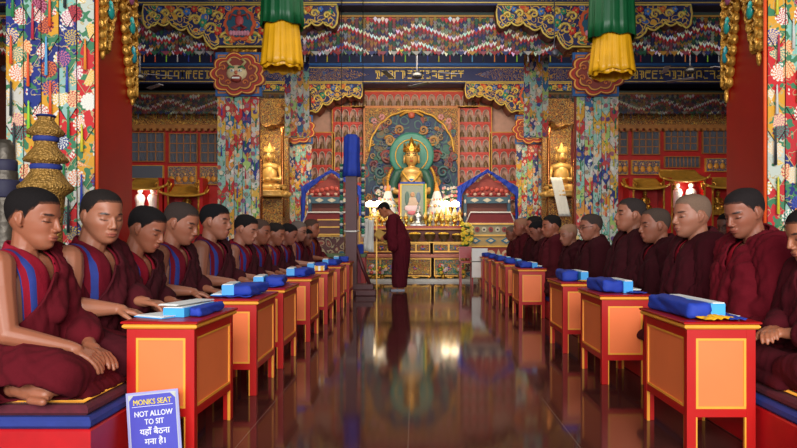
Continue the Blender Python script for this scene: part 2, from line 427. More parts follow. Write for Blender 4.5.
PAL = [(196, 204, 190), (206, 26, 30), (222, 160, 36), (30, 40, 116), (140, 196, 180), (206, 202, 190), (26, 46, 130), (196, 34, 40), (150, 190, 180), (30, 100, 150)]
PAL2 = PAL+[(226, 176, 60), (170, 200, 110), (206, 202, 190), (226, 150, 60), (150, 196, 180), (190, 60, 60)]
TAS = [(236, 84, 24), (150, 220, 40), (206, 206, 200), (30, 60, 170), (214, 204, 40), (190, 30, 60), (20, 130, 70), (90, 170, 220), (20, 30, 36), (236, 140, 30)]
def brocade_hanging(label, cx, yf, z0, z1, width=.74, strips=5, ph=.36, seed=1, side=0, tass=True, group=None):
    """rows of overlapping pointed silk pennants down the front of a column; each strip is one part, each tassel one part"""
    r = random.Random(seed); root = thing('brocade_hanging', label, 'brocade hanging', (cx, yf, 0), 0, group)
    sw = width/strips
    for k in range(strips):
        x0 = -width/2+k*sw; b = MB(); off = (k % 2)*ph*.5+r.uniform(-.03, .03)
        z = z1+off; i = 0; last = None
        rows = []
        while z > z0: rows.append(z); z -= ph
        for i, zt in enumerate(rows):
            c = r.choice([q for q in (PAL if ph > .3 else PAL2) if q != last]); last = c
            top = min(zt, z1); bot = max(zt-ph-.0, z0); tip = max(bot-.10, z0)
            y = -.012-.004*((len(rows)-i) % 40)*.5; xm = x0+sw/2; e = .004
            P = [(x0+e, top), (x0+sw-e, top), (x0+sw-e, bot), (xm, tip), (x0+e, bot)]
            # slight outward belly of the cloth
            b.prism(P, y-.006, y, 0, c)
            b.tube([(x0+e, y-.009, bot), (xm, y-.009, tip), (x0+sw-e, y-.009, bot)], .0035, 4, 1, (40, 40, 46) if i % 2 else (220, 200, 150))
        b.build('brocade_strip', ['brocade' if ph > .3 else 'brocade_small', 'attr'], root)
        if tass:
            for i, zt in enumerate(rows):
                if zt-ph-.12 < z0+.15 or zt > z1+.05: continue
                if r.random() < .18: continue
                zb = zt-ph-.06+r.uniform(0, .1); c = r.choice(TAS); L = r.uniform(.2, .3)*(1 if ph > .3 else .6); y = -.055
                xx = x0+sw/2+r.uniform(-.02, .02)
                MB().lathe([(.003, zb), (.008, zb-.015), (.006, zb-.03), (.008, zb-.06), (.012, zb-L), (.003, zb-L-.004)], xx, y, 8, 0, c).build('tassel', 'silk', root)
    MB().box(-width/2-.01, width/2+.01, -.03, 0, z1, z1+.05, 0, (180, 60, 30)).build('top_binding', 'attr', root)
    if width < .6: MB().box(-.02, .02, -.03, 0, z1+.05, CEIL-.0, 0, (60, 30, 40)).build('hanging_strap', 'attr', root)
    return root

def pillar(label, x, y, front_row=False, medal=True):
    root = thing('pillar', label, 'pillar', (x, y, 0))
    h = .30 if front_row else .2
    s = MB(); s.box(-h, h, -h, h, .3, 3.98, bev=.02)
    s.build('shaft', 'darkred', root)
    MB().box(-h-.08, h+.08, -h-.08, h+.08, 0, .3, bev=.03).build('plinth', 'wood', root)
    q = MB()
    for sx in (-1, 1):                                   # thin vertical mouldings on the shaft
        for sy in (0.0,): q.box(sx*h-.012, sx*h+.012, sy-.012, sy+.012, .32, 3.2)
    if not front_row: q.build('shaft_moulding', 'darkred', root)
    MB().box(-h-.05, h+.05, -h-.05, h+.05, 3.92, 3.99).build('capital_block', 'goldcarve', root)
    bracket(root, medal=medal)
    return root
names = [('nearest', 0), ('middle', 1), ('farthest', 2)]
for s, sn in ((-1, 'left'), (1, 'right')):
    for nm, i in names:
        x = [CX+s*(HALF+.30), -2.84 if s < 0 else 2.88, -2.88 if s < 0 else 2.78][i]; y = ROWS[i]+.36
        root = pillar('%s dark red pillar of the %s colonnade under carved brackets' % (nm, sn), x, y, i == 0)
        if i: crest(root)
for s, sn in ((-1, 'left'), (1, 'right')):
    x = CX+s*(HALF+.37)
    brocade_hanging('floral patchwork brocade on the nearest %s pillar, behind the front monks' % sn, CX+s*(HALF+.345), ROWS[0]+.03, .35, 3.9, .68, 5, .36, 3+s)
    brocade_hanging('multicoloured pennant brocade on the middle %s pillar under a guardian crest' % sn, -2.86 if s < 0 else 2.92, ROWS[1]+.03, .3, 3.28, .68, 5, .22, 11+s)
    brocade_hanging('distant pennant brocade on the %s pillar beside the altar' % sn, -2.88 if s < 0 else 2.78, ROWS[2]+.03, .3, 3.25, .68, 5, .22, 23+s, tass=False)
    # orange piping at the aisle side of the nearest hanging
    tag(MB().tube([(CX+s*(HALF-.03), ROWS[0]-.03, .3), (CX+s*(HALF-.03), ROWS[0]-.03, 3.9)], .013, 8).build('edge_cord', plain('orange_cord', (240, 84, 24), .6)), 'orange cord down the aisle edge of the nearest %s brocade' % sn, 'cord')
    # a second brocade streamer hanging before the farthest column pair
    brocade_hanging('narrow brocade streamer hanging from the beam near the altar, %s side' % sn, (-2.2 if s < 0 else 2.22), ROWS[1]+1.6, 2.74, 4.5, .46, 4, .18, 40+s, tass=False)

# gilt garlands with jewels on the aisle faces of the nearest pillars
M['jewel'] = attr('glazed_jewel', .15, bump=0)
def garland(label, s, y_top, y_tip, ztip, ztop=3.5):
    X = CX+s*HALF; root = thing('gilt_garland', label, 'garland', (X, ROWS[0]+.06, 0))
    b = MB(); z = ztop; q = random.Random(int(ztip*100)+s)
    def cy(z): t = min(1, max(0, (2.95-z)/(2.95-ztip))); return y_top+(y_tip-y_top)*t**1.2
    def wd(z): return .135 if z > 2.9 else .02+.115*((z-ztip)/(2.9-ztip))**.8
    while z > ztip+.05:
        w_ = wd(z); c = cy(z)
        for sy in (-1, 1):
            b.ball((-s*.022, c+sy*w_*.82, z), (.036, .036+.012*q.random(), .050), 0, n=10)
            b.tube([(-s*.04, c+sy*w_*.25, z+.05), (-s*.055, c+sy*w_*.6, z+.055), (-s*.05, c+sy*w_*.98, z+.01), (-s*.055, c+sy*w_*.6, z-.025)], .013, 6)
        b.ball((-s*.015, c, z), (.03, max(.02, w_*.85), .06), 0, n=10); z -= .085
    b.ball((-s*.02, y_tip, ztip+.02), (.02, .02, .06))
    b.build('gilt_band', 'ygold', root)
    z = ztop-.08; k = 0
    while z > ztip+.3:
        c = [(40, 140, 150), (34, 70, 150), (150, 80, 110), (40, 150, 140)][k % 4]
        Tm = Matrix.Translation((0, cy(z), z)) @ Matrix.Rotation(.3, 4, 'X')
        MB().ball((-s*.05, 0, -.01), (.026, .042, .062), 0, c, 12, Tm).ball((-s*.052, .012, .035), (.018, .02, .04), 0, tuple(min(255, v+50) for v in c), 8, Tm).build('jewel', 'jewel', root)
        z -= .24; k += 1
garland('gilt jewelled garland nearer the brocade on the right front pillar', 1, .13, .02, 2.28)
garland('gilt jewelled garland on the far edge of the right front pillar', 1, .46, .56, 2.10)
garland('gilt jewelled garland nearer the brocade on the left front pillar', -1, .13, .02, 2.33)
garland('gilt jewelled garland on the far edge of the left front pillar', -1, .46, .56, 2.08)

# beams across the hall
def glyphs(b, x0, x1, zc, h, y, seed, m=0):
    r = random.Random(seed); x = x0; st = h*.12
    while x < x1-h*.7:
        wd = h*r.uniform(.5, .75); zt = zc+h/2; zb = zc-h/2
        b.box(x, x+wd, y-.012, y, zt-st, zt, m)
        for _ in range(r.choice((1, 2, 2))):
            xx = x+r.choice((0, .4, .8))*wd; b.box(xx, xx+st, y-.012, y, zb+r.choice((0, .15, .3))*h, zt, m)
        if r.random() < .7:
            zz = zc+r.uniform(-.3, .2)*h; b.box(x+wd*.1, x+wd*.9, y-.012, y, zz, zz+st, m)
        if r.random() < .5:
            b.box(x+wd*.2, x+wd*.9, y-.012, y, zb, zb+st, m)
        x += wd+h*.16
for i, y in enumerate(ROWS):
    b = MB(); b.box(XL, XR, y+.1, y+.62, 4.66, 5.10); b.box(XL, XR, y+.06, y+.66, 5.10, 5.35)
    b.build('trim_%d' % (20+i), 'navy', kind='structure')
    root = thing('inscribed_beam', 'navy beam with gold script over the %s row of pillars' % names[i][0], 'beam', (0, y, 0))
    q = MB(); q.box(XL, XR, .06, .1, 4.66, 5.08); q.build('painted_board', plain('blue_beam_paint', (34, 44, 96), .5, var=.2), root)
    g = MB()
    for z in (4.70, 5.04): g.box(XL, XR, .045, .06, z-.008, z+.008)
    MB().box(XL, XR, .0, .06, 5.08, 5.14).build('blue_moulding', plain('bright_blue_moulding', (30, 84, 156), .5), root)
    segs = [(-7.6, -4.2), (-1.0, 1.3), (4.4, 7.8)]
    for k, (a, c) in enumerate(segs): glyphs(g, a, c, 4.87, .20, .06, 5+k+i*3)
    g.build('gold_script', 'gilt', root)
    e = MB()
    for xa, xb in ((-3.9, -1.15), (1.45, 4.1)):
        xm = (xa+xb)/2; L = (xb-xa)/2
        e.prism([(xm-L, 4.87), (xm-L*.6, 5.02), (xm+L*.6, 5.02), (xm+L, 4.87), (xm+L*.6, 4.72), (xm-L*.6, 4.72)], .042, .06)
    e.build('scroll_cartouche', ornate('beam_scrollwork', (28, 44, 110), 9, (170, 130, 70), [(28, 44, 110), (40, 60, 130), (60, 90, 150)]), root)
# pleated silk valances below the beams
def valance(label, x0, x1, y, zt, seed, drop=.46, step=.062, dim=1.0):
    r = random.Random(seed); root = thing('silk_valance', label, 'valance', (0, y, 0))
    n = int((x1-x0)/step); b = MB(); t = MB(); per = 1.2
    D = lambda c: tuple(int(v*dim) for v in c)  # one silk palette for all; far bays get their shade by darkening it
    pal = [(170, 166, 158), (150, 26, 34), (34, 96, 66), (190, 134, 44), (38, 48, 110), (176, 172, 164), (150, 60, 76)]
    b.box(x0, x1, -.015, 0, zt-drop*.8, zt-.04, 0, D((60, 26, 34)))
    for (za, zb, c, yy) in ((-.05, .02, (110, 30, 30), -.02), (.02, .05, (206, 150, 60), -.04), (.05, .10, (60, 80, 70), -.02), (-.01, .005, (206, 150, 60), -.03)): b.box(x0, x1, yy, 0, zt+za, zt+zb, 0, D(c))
    rows_ = int(drop/.048)
    for k in range(n):
        x = x0+k*step; ph = (x/per) % 1; tri = abs(ph-.5)*2
        for j in range(rows_):
            zz = zt-.05-j*.048+(.024 if k % 2 else 0)
            v = j+tri*5.0; band = int(v) % 6
            c = {0: pal[0], 1: pal[1]}.get(band) if r.random() < .93 and band < 2 else r.choice(pal[2:])
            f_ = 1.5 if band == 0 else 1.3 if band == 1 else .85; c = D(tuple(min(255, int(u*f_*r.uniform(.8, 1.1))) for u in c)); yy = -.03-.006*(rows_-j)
            b.prism([(x-.004, zz), (x+step*.5, zz+.03), (x+step+.004, zz), (x+step*.5, zz-.062)], yy-.006, yy, 0, c)
        if k % 3 == 0:
            zz = zt-.05-rows_*.048
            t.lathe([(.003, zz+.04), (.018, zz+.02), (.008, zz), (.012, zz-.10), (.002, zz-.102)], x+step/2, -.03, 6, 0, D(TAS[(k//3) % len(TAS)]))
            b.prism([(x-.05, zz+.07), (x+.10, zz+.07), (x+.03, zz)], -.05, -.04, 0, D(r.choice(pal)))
    b.build('silk_pennants', 'attr', root); t.build('tassel_fringe', 'silk', root, kind='stuff')
valance('tiered silk valance with tassels across the middle row of pillars, over the aisle', CX-HALF+.2, CX+HALF-.2, ROWS[1]+.40, 4.55, 1, .58)
valance('tiered silk valance across the left bay of the middle pillars', XL+.1, CX-HALF-.1, ROWS[1]+.40, 4.55, 2, .58)
valance('tiered silk valance across the right bay of the middle pillars', CX+HALF+.1, XR-.1, ROWS[1]+.40, 4.55, 3, .58)
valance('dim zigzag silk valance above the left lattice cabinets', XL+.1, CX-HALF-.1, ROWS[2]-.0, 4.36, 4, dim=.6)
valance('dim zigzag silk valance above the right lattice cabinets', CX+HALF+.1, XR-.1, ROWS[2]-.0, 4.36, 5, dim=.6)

# hanging cylinder banners (green over yellow silk)
def cylinder_banner(label, x, y, z0, zm, z1, r0, seed):
    root = thing('silk_banner', label, 'banner', (x, y, 0))
    def skirt(name, za, zb, ra, rb, mat, nf, ph):
        P = []; Fc = []; n = 96; K = 8
        for k in range(K+1):
            t = k/K; z = za+(zb-za)*t
            for i in range(n):
                a = 2*PI*i/n; rr = (ra+(rb-ra)*t)*(1+.032*math.sin(nf*a+ph+.8*math.sin(3*a))*(.3+t)+.018*math.sin(2.3*nf*a+1+ph)+.02*math.sin(5*a+ph))
                P.append((rr*math.cos(a), rr*math.sin(a), z+(.012*math.sin(nf*a*.5+ph) if k == K else 0)))
        for k in range(K):
            for i in range(n):
                a = k*n+i; b = k*n+(i+1) % n; Fc.append((a, a+n, b+n, b))
        Fc.append(tuple(range(n)))
        m = MB(); m.add(P, Fc, 0, (255, 255, 255), True); o = m.build(name, mat, root)
        md = o.modifiers.new('t', 'SOLIDIFY'); md.thickness = .004
    skirt('green_skirt', z1, zm-.06, r0*.82, r0, 'green', 13, seed)
    skirt('yellow_skirt', zm, z0, r0*.78, r0*.98, 'ysilk', 15, seed+1)
    MB().lathe([(r0*.80, zm-.02), (r0*.86, zm-.02), (r0*.86, zm+.035), (r0*.80, zm+.035)], 0, 0, 40).build('red_band', 'ornred', root)
    skirt('lower_flounce', z0+.12, z0-.03, r0*.9, r0*.86, 'ysilk', 17, seed+2)
    MB().tube([(0, 0, z1), (0, 0, CEIL)], .008, 6).build('hanging_cord', 'black', root)
YB = 7.4
def px(p, y): return (p-416)*y/F
def pz(p, y): return HC+(236-p)*y/F
cylinder_banner('green and yellow silk banner hanging over the left desks', px(282, YB), YB, pz(67, YB), pz(22, YB), 4.3, .235, 1)
cylinder_banner('green and yellow silk banner hanging over the right desks', px(612, YB), YB, pz(74, YB), pz(34, YB), 4.3, .255, 5)

# ceiling fans and spotlights
def fan(label, x, y, z):
    root = thing('ceiling_fan', label, 'ceiling fan', (x, y, 0))
    MB().lathe([(.015, z+.1), (.015, CEIL)], n=8).build('down_rod', 'grey', root)
    MB().lathe([(.03, z-.06), (.10, z-.03), (.11, z+.03), (.04, z+.09)], n=18).build('motor_housing', 'black', root)
    for k in range(3):
        MB().box(.1, .66, -.055, .055, z-.006, z+.004, mat=Matrix.Rotation(k*2*PI/3+.3, 4, 'Z') @ Matrix.Rotation(.12, 4, 'X')).build('blade', 'grey', root)
fan('ceiling fan before the beam over the centre aisle', px(417, 13), 13, pz(76, 13))
fan('ceiling fan in the left bay', px(140, 13), 13, pz(78, 13))
fan('ceiling fan in the right bay beside the front pillar', px(690, 13), 13, pz(71, 13))
def spotlight(label, x, y, z):
    root = thing('spotlight', label, 'spotlight', (x, y, z))
    MB().lathe([(.04, .03), (.055, .0), (.055, -.04), (.03, -.05)], mat=Matrix.Rotation(-PI/2, 4, 'X'), n=14).build('housing', 'grey', root)
    MB().lathe([(.05, .031), (.05, .036)], mat=Matrix.Rotation(PI/2, 4, 'X'), n=14).build('lamp', 'spot', root)
    MB().tube([(0, .03, .03), (0, .05, .3), (0, .05, CEIL-z)], .01, 6).build('stem', 'grey', root)
spotlight('lit spotlight beside the right middle bracket', px(555, 10.1), 10.1, pz(53, 10.1))
spotlight('lit spotlight at the far left edge of the hall', px(5, 11.5), 11.5, pz(69, 11.5))

# ---------------------------------------------------------------- back wall: cabinets, niches
def arch_pts(x, z, w, h, n=7):
    P = [(x-w/2, z), (x+w/2, z), (x+w/2, z+h*.55)]
    for i in range(1, n): 
        a = PI*i/n; k = 1+.0*a
        P.append((x+w/2*math.cos(a)*k, z+h*.55+h*.45*math.sin(a)**.8))
    P.append((x-w/2, z+h*.55)); return P
YW = 17.2
nw = thing('niche_wall', 'red wall shelving of small arched niches behind the altar', 'niche wall', (0, YW, 0))
zones = []            # x range, z range
k = YW/F
def zone(pa, pb, ya, yb): return (px(pa, YW), px(pb, YW), pz(yb, YW), pz(ya, YW))
Zs = [zone(334, 365, 108, 214), zone(311, 333, 134, 214), zone(458, 490, 108, 214), zone(491, 517, 134, 214), zone(352, 478, 93, 107)]
board = MB(); board.box(px(300, YW), px(530, YW), .12, .3, 0, 4.78); board.build('back_board', plain('niche_backing', (206, 160, 140), .6), nw)
fr = MB(); ed = MB(); fa = MB(); cells = []
for (x0, x1, z0, z1) in Zs:
    nr = max(1, round((z1-z0)/.385)); nc = max(1, round((x1-x0)/.215)); dz = (z1-z0)/nr; dx = (x1-x0)/nc
    for r_ in range(nr+1):
        z = z0+r_*dz; fr.box(x0, x1, -.02, .12, z-.035, z+.03)
    fr.box(x0-.03, x0, -.02, .12, z0, z1); fr.box(x1, x1+.03, -.02, .12, z0, z1)
    ed.box(x0-.05, x0-.03, -.04, .0, z0, z1+.03); ed.box(x1+.03, x1+.05, -.04, .0, z0, z1+.03); ed.box(x0-.04, x1+.04, -.04, .0, z1+.03, z1+.05)
    for r_ in range(nr):
        for c_ in range(nc):
            x = x0+(c_+.5)*dx; z = z0+r_*dz+.03; h = dz-.075; w_ = dx*.78
            A = arch_pts(x, z, w_, h)
            fa.tube([(p[0], .0, p[1]) for p in A[1:]+A[:1]], .010, 4)
            # scarlet spandrel above the arch
            n = len(A); top = z+h+.03
            for s_ in (1, -1):
                half = [(x+s_*(p[0]-x), p[1]) for p in A[2:2+4]]
                poly = half+[(x, top), (x+s_*dx/2, top), (x+s_*dx/2, z+h*.55)]
                fr.prism(poly, .005, .03)
            cells.append((x, z))
fr.build('red_shelf_frame', plain('red_shelf_paint', (206, 62, 44), .5), nw)
fa.build('niche_arch', plain('niche_arch_paint', (222, 204, 190), .5), nw)
ed.build('gilt_moulding', 'goldpaint', nw)
def mini_buddha():
    b = MB(); b.lathe([(.055, 0), (.065, .012), (.05, .03), (.06, .04)], n=10)
    b.ball((0, 0, .055), (.062, .04, .022), n=10); b.ball((0, 0, .10), (.036, .028, .048), n=8)
    b.ball((0, 0, .165), (.022, .022, .026), n=8); b.ball((0, 0, .192), (.009, .009, .012), n=6)
    for s_ in (-1, 1): b.tube([(s_*.034, 0, .13), (s_*.05, -.01, .09), (s_*.01, -.035, .07)], .011, 5)
    o = b.build('buddha_statuette', plain('aged_gilt_clay', (150, 120, 84), .45, metal=.2)); return o
mb0 = mini_buddha()
tag(mb0, 'small gilt seated buddha statuette in a niche of the red wall behind the altar', 'statuette', 'buddha statuettes in the niche wall')
for i, (x, z) in enumerate(cells):
    o = mb0 if i == 0 else dup(mb0)
    o.location = (x, YW+.055, z+.003)
# cornice above, small ledge
co = MB(); co.box(px(300, YW), px(530, YW), -.1, .12, 4.72, 4.82); co.build('cornice', 'goldpaint', nw)

# mural with arch behind the great statue
MX, MZ0, MZ1, MW = px(411.5, 17), 1.3, pz(109, 17), 1.18
mu = thing('mural_panel', 'painted and carved arch panel with swirling clouds behind the large buddha', 'mural', (MX, 16.95, 0))
MB().box(-MW, MW, 0, .12, MZ0, MZ1).build('painted_ground', 'mural', mu)
fm = MB()
for a in ((-MW-.05, -MW), (MW, MW+.05)): fm.box(a[0], a[1], -.06, .12, MZ0, MZ1+.05)
fm.box(-MW-.05, MW+.05, -.06, .12, MZ1, MZ1+.06); fm.build('wooden_frame', plain('amber_frame_paint', (196, 120, 56), .5), mu)
sp = MB(); az, ar = MZ1-1.12, 1.06
for s in (-1, 1):
    arc = [(s*ar*math.sin(t), az+ar*math.cos(t)*.98) for t in [i*PI/2/16 for i in range(17)]]
    for i in range(16):
        (xa, za), (xb, zb) = arc[i], arc[i+1]
        sp.prism([(xa, za), (xb, zb), (xb, MZ1), (xa, MZ1)], -.05, .0)
    sp.prism([(s*ar, az), (s*MW, az-.35), (s*MW, MZ1), (s*ar, MZ1)], -.05, 0)
sp.build('gilt_spandrel', 'orngold', mu)
te = MB(); te.tube([(ar*math.sin(t)*(1+.02*abs(math.sin(t*9))), -.07, az+ar*math.cos(t)*(.98+.03*abs(math.sin(t*9)))) for t in [-PI/2+i*PI/60 for i in range(61)]], .03, 6)
te.build('arch_moulding', 'goldpaint', mu)
sc = MB(); r = random.Random(3)
for s in (-1, 1):
    for (x, z, R_, c) in tuple((r.uniform(.35, 1.1), r.uniform(1.7, 3.9), r.uniform(.05, .10), r.choice([(150, 54, 50), (56, 110, 104), (46, 70, 130), (190, 130, 60), (130, 120, 100), (30, 50, 90)])) for _ in range(46))+((.62, 2.95, .16, (156, 60, 56)), (.80, 2.55, .15, (60, 110, 110)), (.55, 3.35, .14, (196, 140, 66)), (.86, 2.1, .16, (60, 90, 130)), (.62, 2.3, .13, (204, 140, 50)),
                          (.3, 3.62, .12, (196, 130, 60)), (.78, 3.0, .1, (70, 120, 100)), (.95, 2.75, .1, (120, 50, 60)), (.7, 1.85, .12, (50, 120, 110)), (.9, 3.72, .12, (200, 110, 90)), (1.02, 3.3, .09, (206, 150, 60)),
                          (.45, 3.6, .08, (80, 120, 150)), (.68, 3.2, .07, (120, 130, 110))):
        for q in range(2):
            ph = r.uniform(0, 6)
            pts = [(s*(x+R_*(1-t/18)*math.cos(t*.55+ph)), -.05-.01*q, z+R_*(1-t/18)*math.sin(t*.55+ph)) for t in range(18)]
            sc.tube(pts, [R_*(.24-.010*t) for t in range(18)], 6, 0, c if q == 0 else tuple(int(v*.6+60) for v in c))
    for (x, z) in ((.95, 3.85), (.75, 3.95)):
        for t in range(6): sc.ball((s*(x+.05*math.cos(t)), -.06, z+.05*math.sin(t)), (.035, .02, .035), 0, (214, 150, 150), 8)
sc.ball((0, -.07, MZ1-.16), (.09, .04, .10), 0, (196, 90, 60)); sc.tube([(-.3, -.06, MZ1-.2), (-.12, -.07, MZ1-.1), (.12, -.07, MZ1-.1), (.3, -.06, MZ1-.2)], .035, 6, 0, (206, 150, 60))
sc.build('carved_cloud_scroll', 'attr', mu)

# great seated buddha
def great_buddha(loc, S, label, mat='goldfine', halo=True, grp=None, colored=True):
    root = thing('buddha_statue', label, 'statue', loc, 0, grp)
    L = lambda *p: tuple(v*S for v in p)
    if halo:
        h = MB(); h.lathe([(.38*S, 0), (.415*S, .02), (.415*S, .05), (.38*S, .06)], mat=Matrix.Translation(L(0, .26, 1.04)) @ Matrix.Rotation(PI/2, 4, 'X'), n=40); h.build('halo', 'halo', root)
        h = MB(); h.tube([(.30*S*math.cos(a)*1.0, .20*S, 1.02*S+.30*S*math.sin(a)) for a in [2*PI*i/30 for i in range(30)]], .012*S, 6, closed=True); h.build('halo_ring', 'goldpaint', root)
        h = MB()
        for i in range(44):
            a = -PI*.12+i*(PI*1.24)/43; h.ball((.45*S*math.cos(a), .33*S, .50*S+.50*S*math.sin(a)), .034*S, n=8)
        h.build('aureole_beads', 'goldpaint', root)
        h = MB(); h.prism([(.43*S*math.cos(a), .50*S+.48*S*math.sin(a)) for a in [2*PI*i/40 for i in range(40)]], .36*S, .40*S, 0, (44, 60, 110)); h.build('aureole', 'attr', root)
    b = MB()
    b.ball(L(0, -.02, .12), L(.48, .26, .13), n=20); b.ball(L(0, .0, .45), L(.21, .15, .30), n=18)
    b.tube([L(-.24, 0, .66), L(0, 0, .70), L(.24, 0, .66)], [.085*S, .11*S, .085*S], 12)
    b.tube([L(0, 0, .7), L(0, 0, .85)], .065*S, 10)
    for s in (-1, 1):
        b.tube([L(s*.27, 0, .67), L(s*.33, -.04, .45), L(s*.30, -.12, .33), L(s*.10, -.24, .34 if s > 0 else .30)], [.075*S, .065*S, .055*S, .04*S], 10)
        b.tube([L(s*.1, -.2, .1), L(s*.42, -.1, .1), L(s*.2, -.25, .1)], [.11*S, .10*S, .07*S], 10)
    b.ball(L(0, -.24, .33), L(.09, .05, .05)); b.ball(L(0, -.02, .96), L(.125, .135, .165), n=18)
    b.ball(L(0, -.155, .94), L(.018, .025, .035), n=8)
    for s in (-1, 1): b.tube([L(s*.125, 0, 1.0), L(s*.135, 0, .93), L(s*.13, 0, .86)], .02*S, 6)
    b.build('gilt_body', mat, root)
    c = MB(); c.lathe([(.125*S, 1.055*S), (.135*S, 1.07*S), (.12*S, 1.10*S), (.07*S, 1.13*S), (.065*S, 1.2*S), (.05*S, 1.22*S), (.03*S, 1.29*S), (.004, 1.34*S)], n=18)
    for kk in range(7):
        Rz = Matrix.Rotation((kk-3)*.5, 4, 'Z')
        c.prism([(-.032*S, 1.06*S), (.032*S, 1.06*S), (.045*S, 1.12*S), (.02*S, 1.17*S), (0, 1.22*S), (-.02*S, 1.17*S), (-.045*S, 1.12*S)], -.15*S, -.135*S, mat=Rz)
        c.ball((0, -.155*S, 1.11*S), (.014*S, .01*S, .02*S), mat=Rz)
    c.build('crown', 'goldcarve' if halo else mat, root)
    f = MB()
    for s in (-1, 1):
        f.tube([L(s*.085, -.125, .985), L(s*.05, -.147, .99), L(s*.022, -.142, .983)], .007*S, 5, 0, (40, 30, 30))
        f.tube([L(s*.09, -.122, 1.015), L(s*.05, -.146, 1.03), L(s*.02, -.146, 1.015)], .006*S, 5, 0, (30, 40, 90))
    f.tube([L(-.03, -.146, .885), L(0, -.155, .882), L(.03, -.146, .885)], .010*S, 5, 0, (190, 50, 40)); f.build('painted_face', 'attr', root)
    if colored:
        g = MB()
        for s in (-1, 1):
            g.tube([L(s*.14, -.05, .74), L(s*.25, -.03, .68), L(s*.33, -.05, .50), L(s*.33, -.06, .34), L(s*.36, -.05, .2)], [.03*S, .085*S, .085*S, .075*S, .07*S], 10, 0, (36, 84, 70))
        g.ball(L(0, -.13, .52), L(.07, .03, .05), 0, (70, 110, 170)); g.tube([L(-.17, -.10, .70), L(-.08, -.15, .56), L(0, -.17, .50), L(.08, -.15, .56), L(.17, -.10, .70)], .018*S, 6, 0, (220, 170, 70))
        g.build('green_shawl', 'attr', root)
    t = MB(); t.lathe([(.5*S, -.14*S), (.55*S, -.10*S), (.46*S, -.04*S), (.52*S, .0), (.5*S, .03*S)], n=24)
    for kk in range(14):
        a = 2*PI*kk/14; t.ball((.5*S*math.cos(a), .4*S*math.sin(a), -.06*S), L(.1, .1, .07), n=8)
    t.build('lotus_seat', mat if not colored else 'goldcarve', root)
    return root
great_buddha((px(411.5, 15.6), 15.75, 1.53), 1.3, 'large golden crowned buddha with a green halo above the altar', 'statue')
pl = MB(); pl.box(-1.05, 1.05, -.55, .9, 0, 1.2, bev=.02); pl.box(-.80, .80, -.5, .8, 1.2, 1.345, bev=.02)
t_ = pl.build('statue_plinth', 'ornred'); t_.location = (px(411.5, 15.6), 15.75, 0); tag(t_, 'red painted plinth beneath the large golden buddha', 'plinth')

# side shrines between the farthest pillars, with bright gilt statues
def side_shrine(x, s, nm):
    root = thing('glowing_shrine', 'gilt carved shrine case with a lit golden statue, %s of the altar' % nm, 'shrine', (x, 15.5, 0))
    MB().box(-.34, .34, .35, .5, .2, 4.2).build('back_panel', 'orngold', root)
    MB().box(-.33, .33, -.3, .35, 0, 1.78, bev=.02).build('base_cabinet', 'orngold', root)
    p = MB()
    for a in (-.31, .31): p.lathe([(.05, 1.35), (.06, 1.4), (.04, 1.5), (.04, 3.3), (.07, 3.4), (.05, 3.5)], a, -.22, 12)
    p.build('gilt_post', 'brass', root)
    b = MB(); b.prism(scallop(0, 3.75, .34, .3, 7, .2, 60), -.25, .3); b.build('carved_canopy', 'orngold', root)
    pw = bpy.data.lights.new('shrine_lamp_%s' % nm, 'AREA'); pw.size = .4; pw.energy = 16; pw.color = (1, .82, .5)
    lo = bpy.data.objects.new('shrine_lamp', pw); COL.objects.link(lo); lo.location = (x, 14.8, 3.3)
    lo.rotation_euler = (Vector((x, 15.5, 2))-Vector((x, 14.8, 3.3))).to_track_quat('-Z', 'Y').to_euler()
    great_buddha((x, 15.35, 1.93), .86, 'bright gilt statue inside the lit shrine %s of the altar' % nm, 'statue', False, None, False)
side_shrine(px(271, 15.5), -1, 'left'); side_shrine(px(560, 15.5), 1, 'right')
# white scarf on the right statue
def scarf(label, pts, w, thick=.012, mat='white', folds=3):
    P = []; Fc = []; n = len(pts); m = 9
    for i, (x, y, z) in enumerate(pts):
        for j in range(m):
            u = j/(m-1)-.5; P.append((x+u*w, y+.018*math.sin(folds*2*PI*u+i*.3), z))
    for i in range(n-1):
        for j in range(m-1): a = i*m+j; Fc.append((a, a+1, a+m+1, a+m))
    o = MB().add(P, Fc, 0, (255, 255, 255), True).build('scarf', mat); md = o.modifiers.new('t', 'SOLIDIFY'); md.thickness = thick
    return tag(o, label, 'scarf')
X0 = px(559, 15)
scarf('white offering scarf hanging down from the right gilt statue', [(X0-.07+.03*i/1.0*.5, 14.98-.012*i, 2.24-.08*i) for i in range(12)], .26)
# tall wooden poles between middle pillar and shrines
for s, xx, nm in ((-1, px(260, 13.2), 'left'), (1, px(575, 13.2), 'right')):
    t_ = MB().lathe([(.10, 0), (.10, .06), (.055, .1), (.055, 1.6), (.075, 1.65), (.055, 1.7), (.055, 2.4), (.02, 2.5)], n=14).build('polished_pole', 'brass')
    t_.location = (xx, 13.2, 0); tag(t_, 'polished bronze pole standing behind the %s middle pillar' % nm, 'pole')

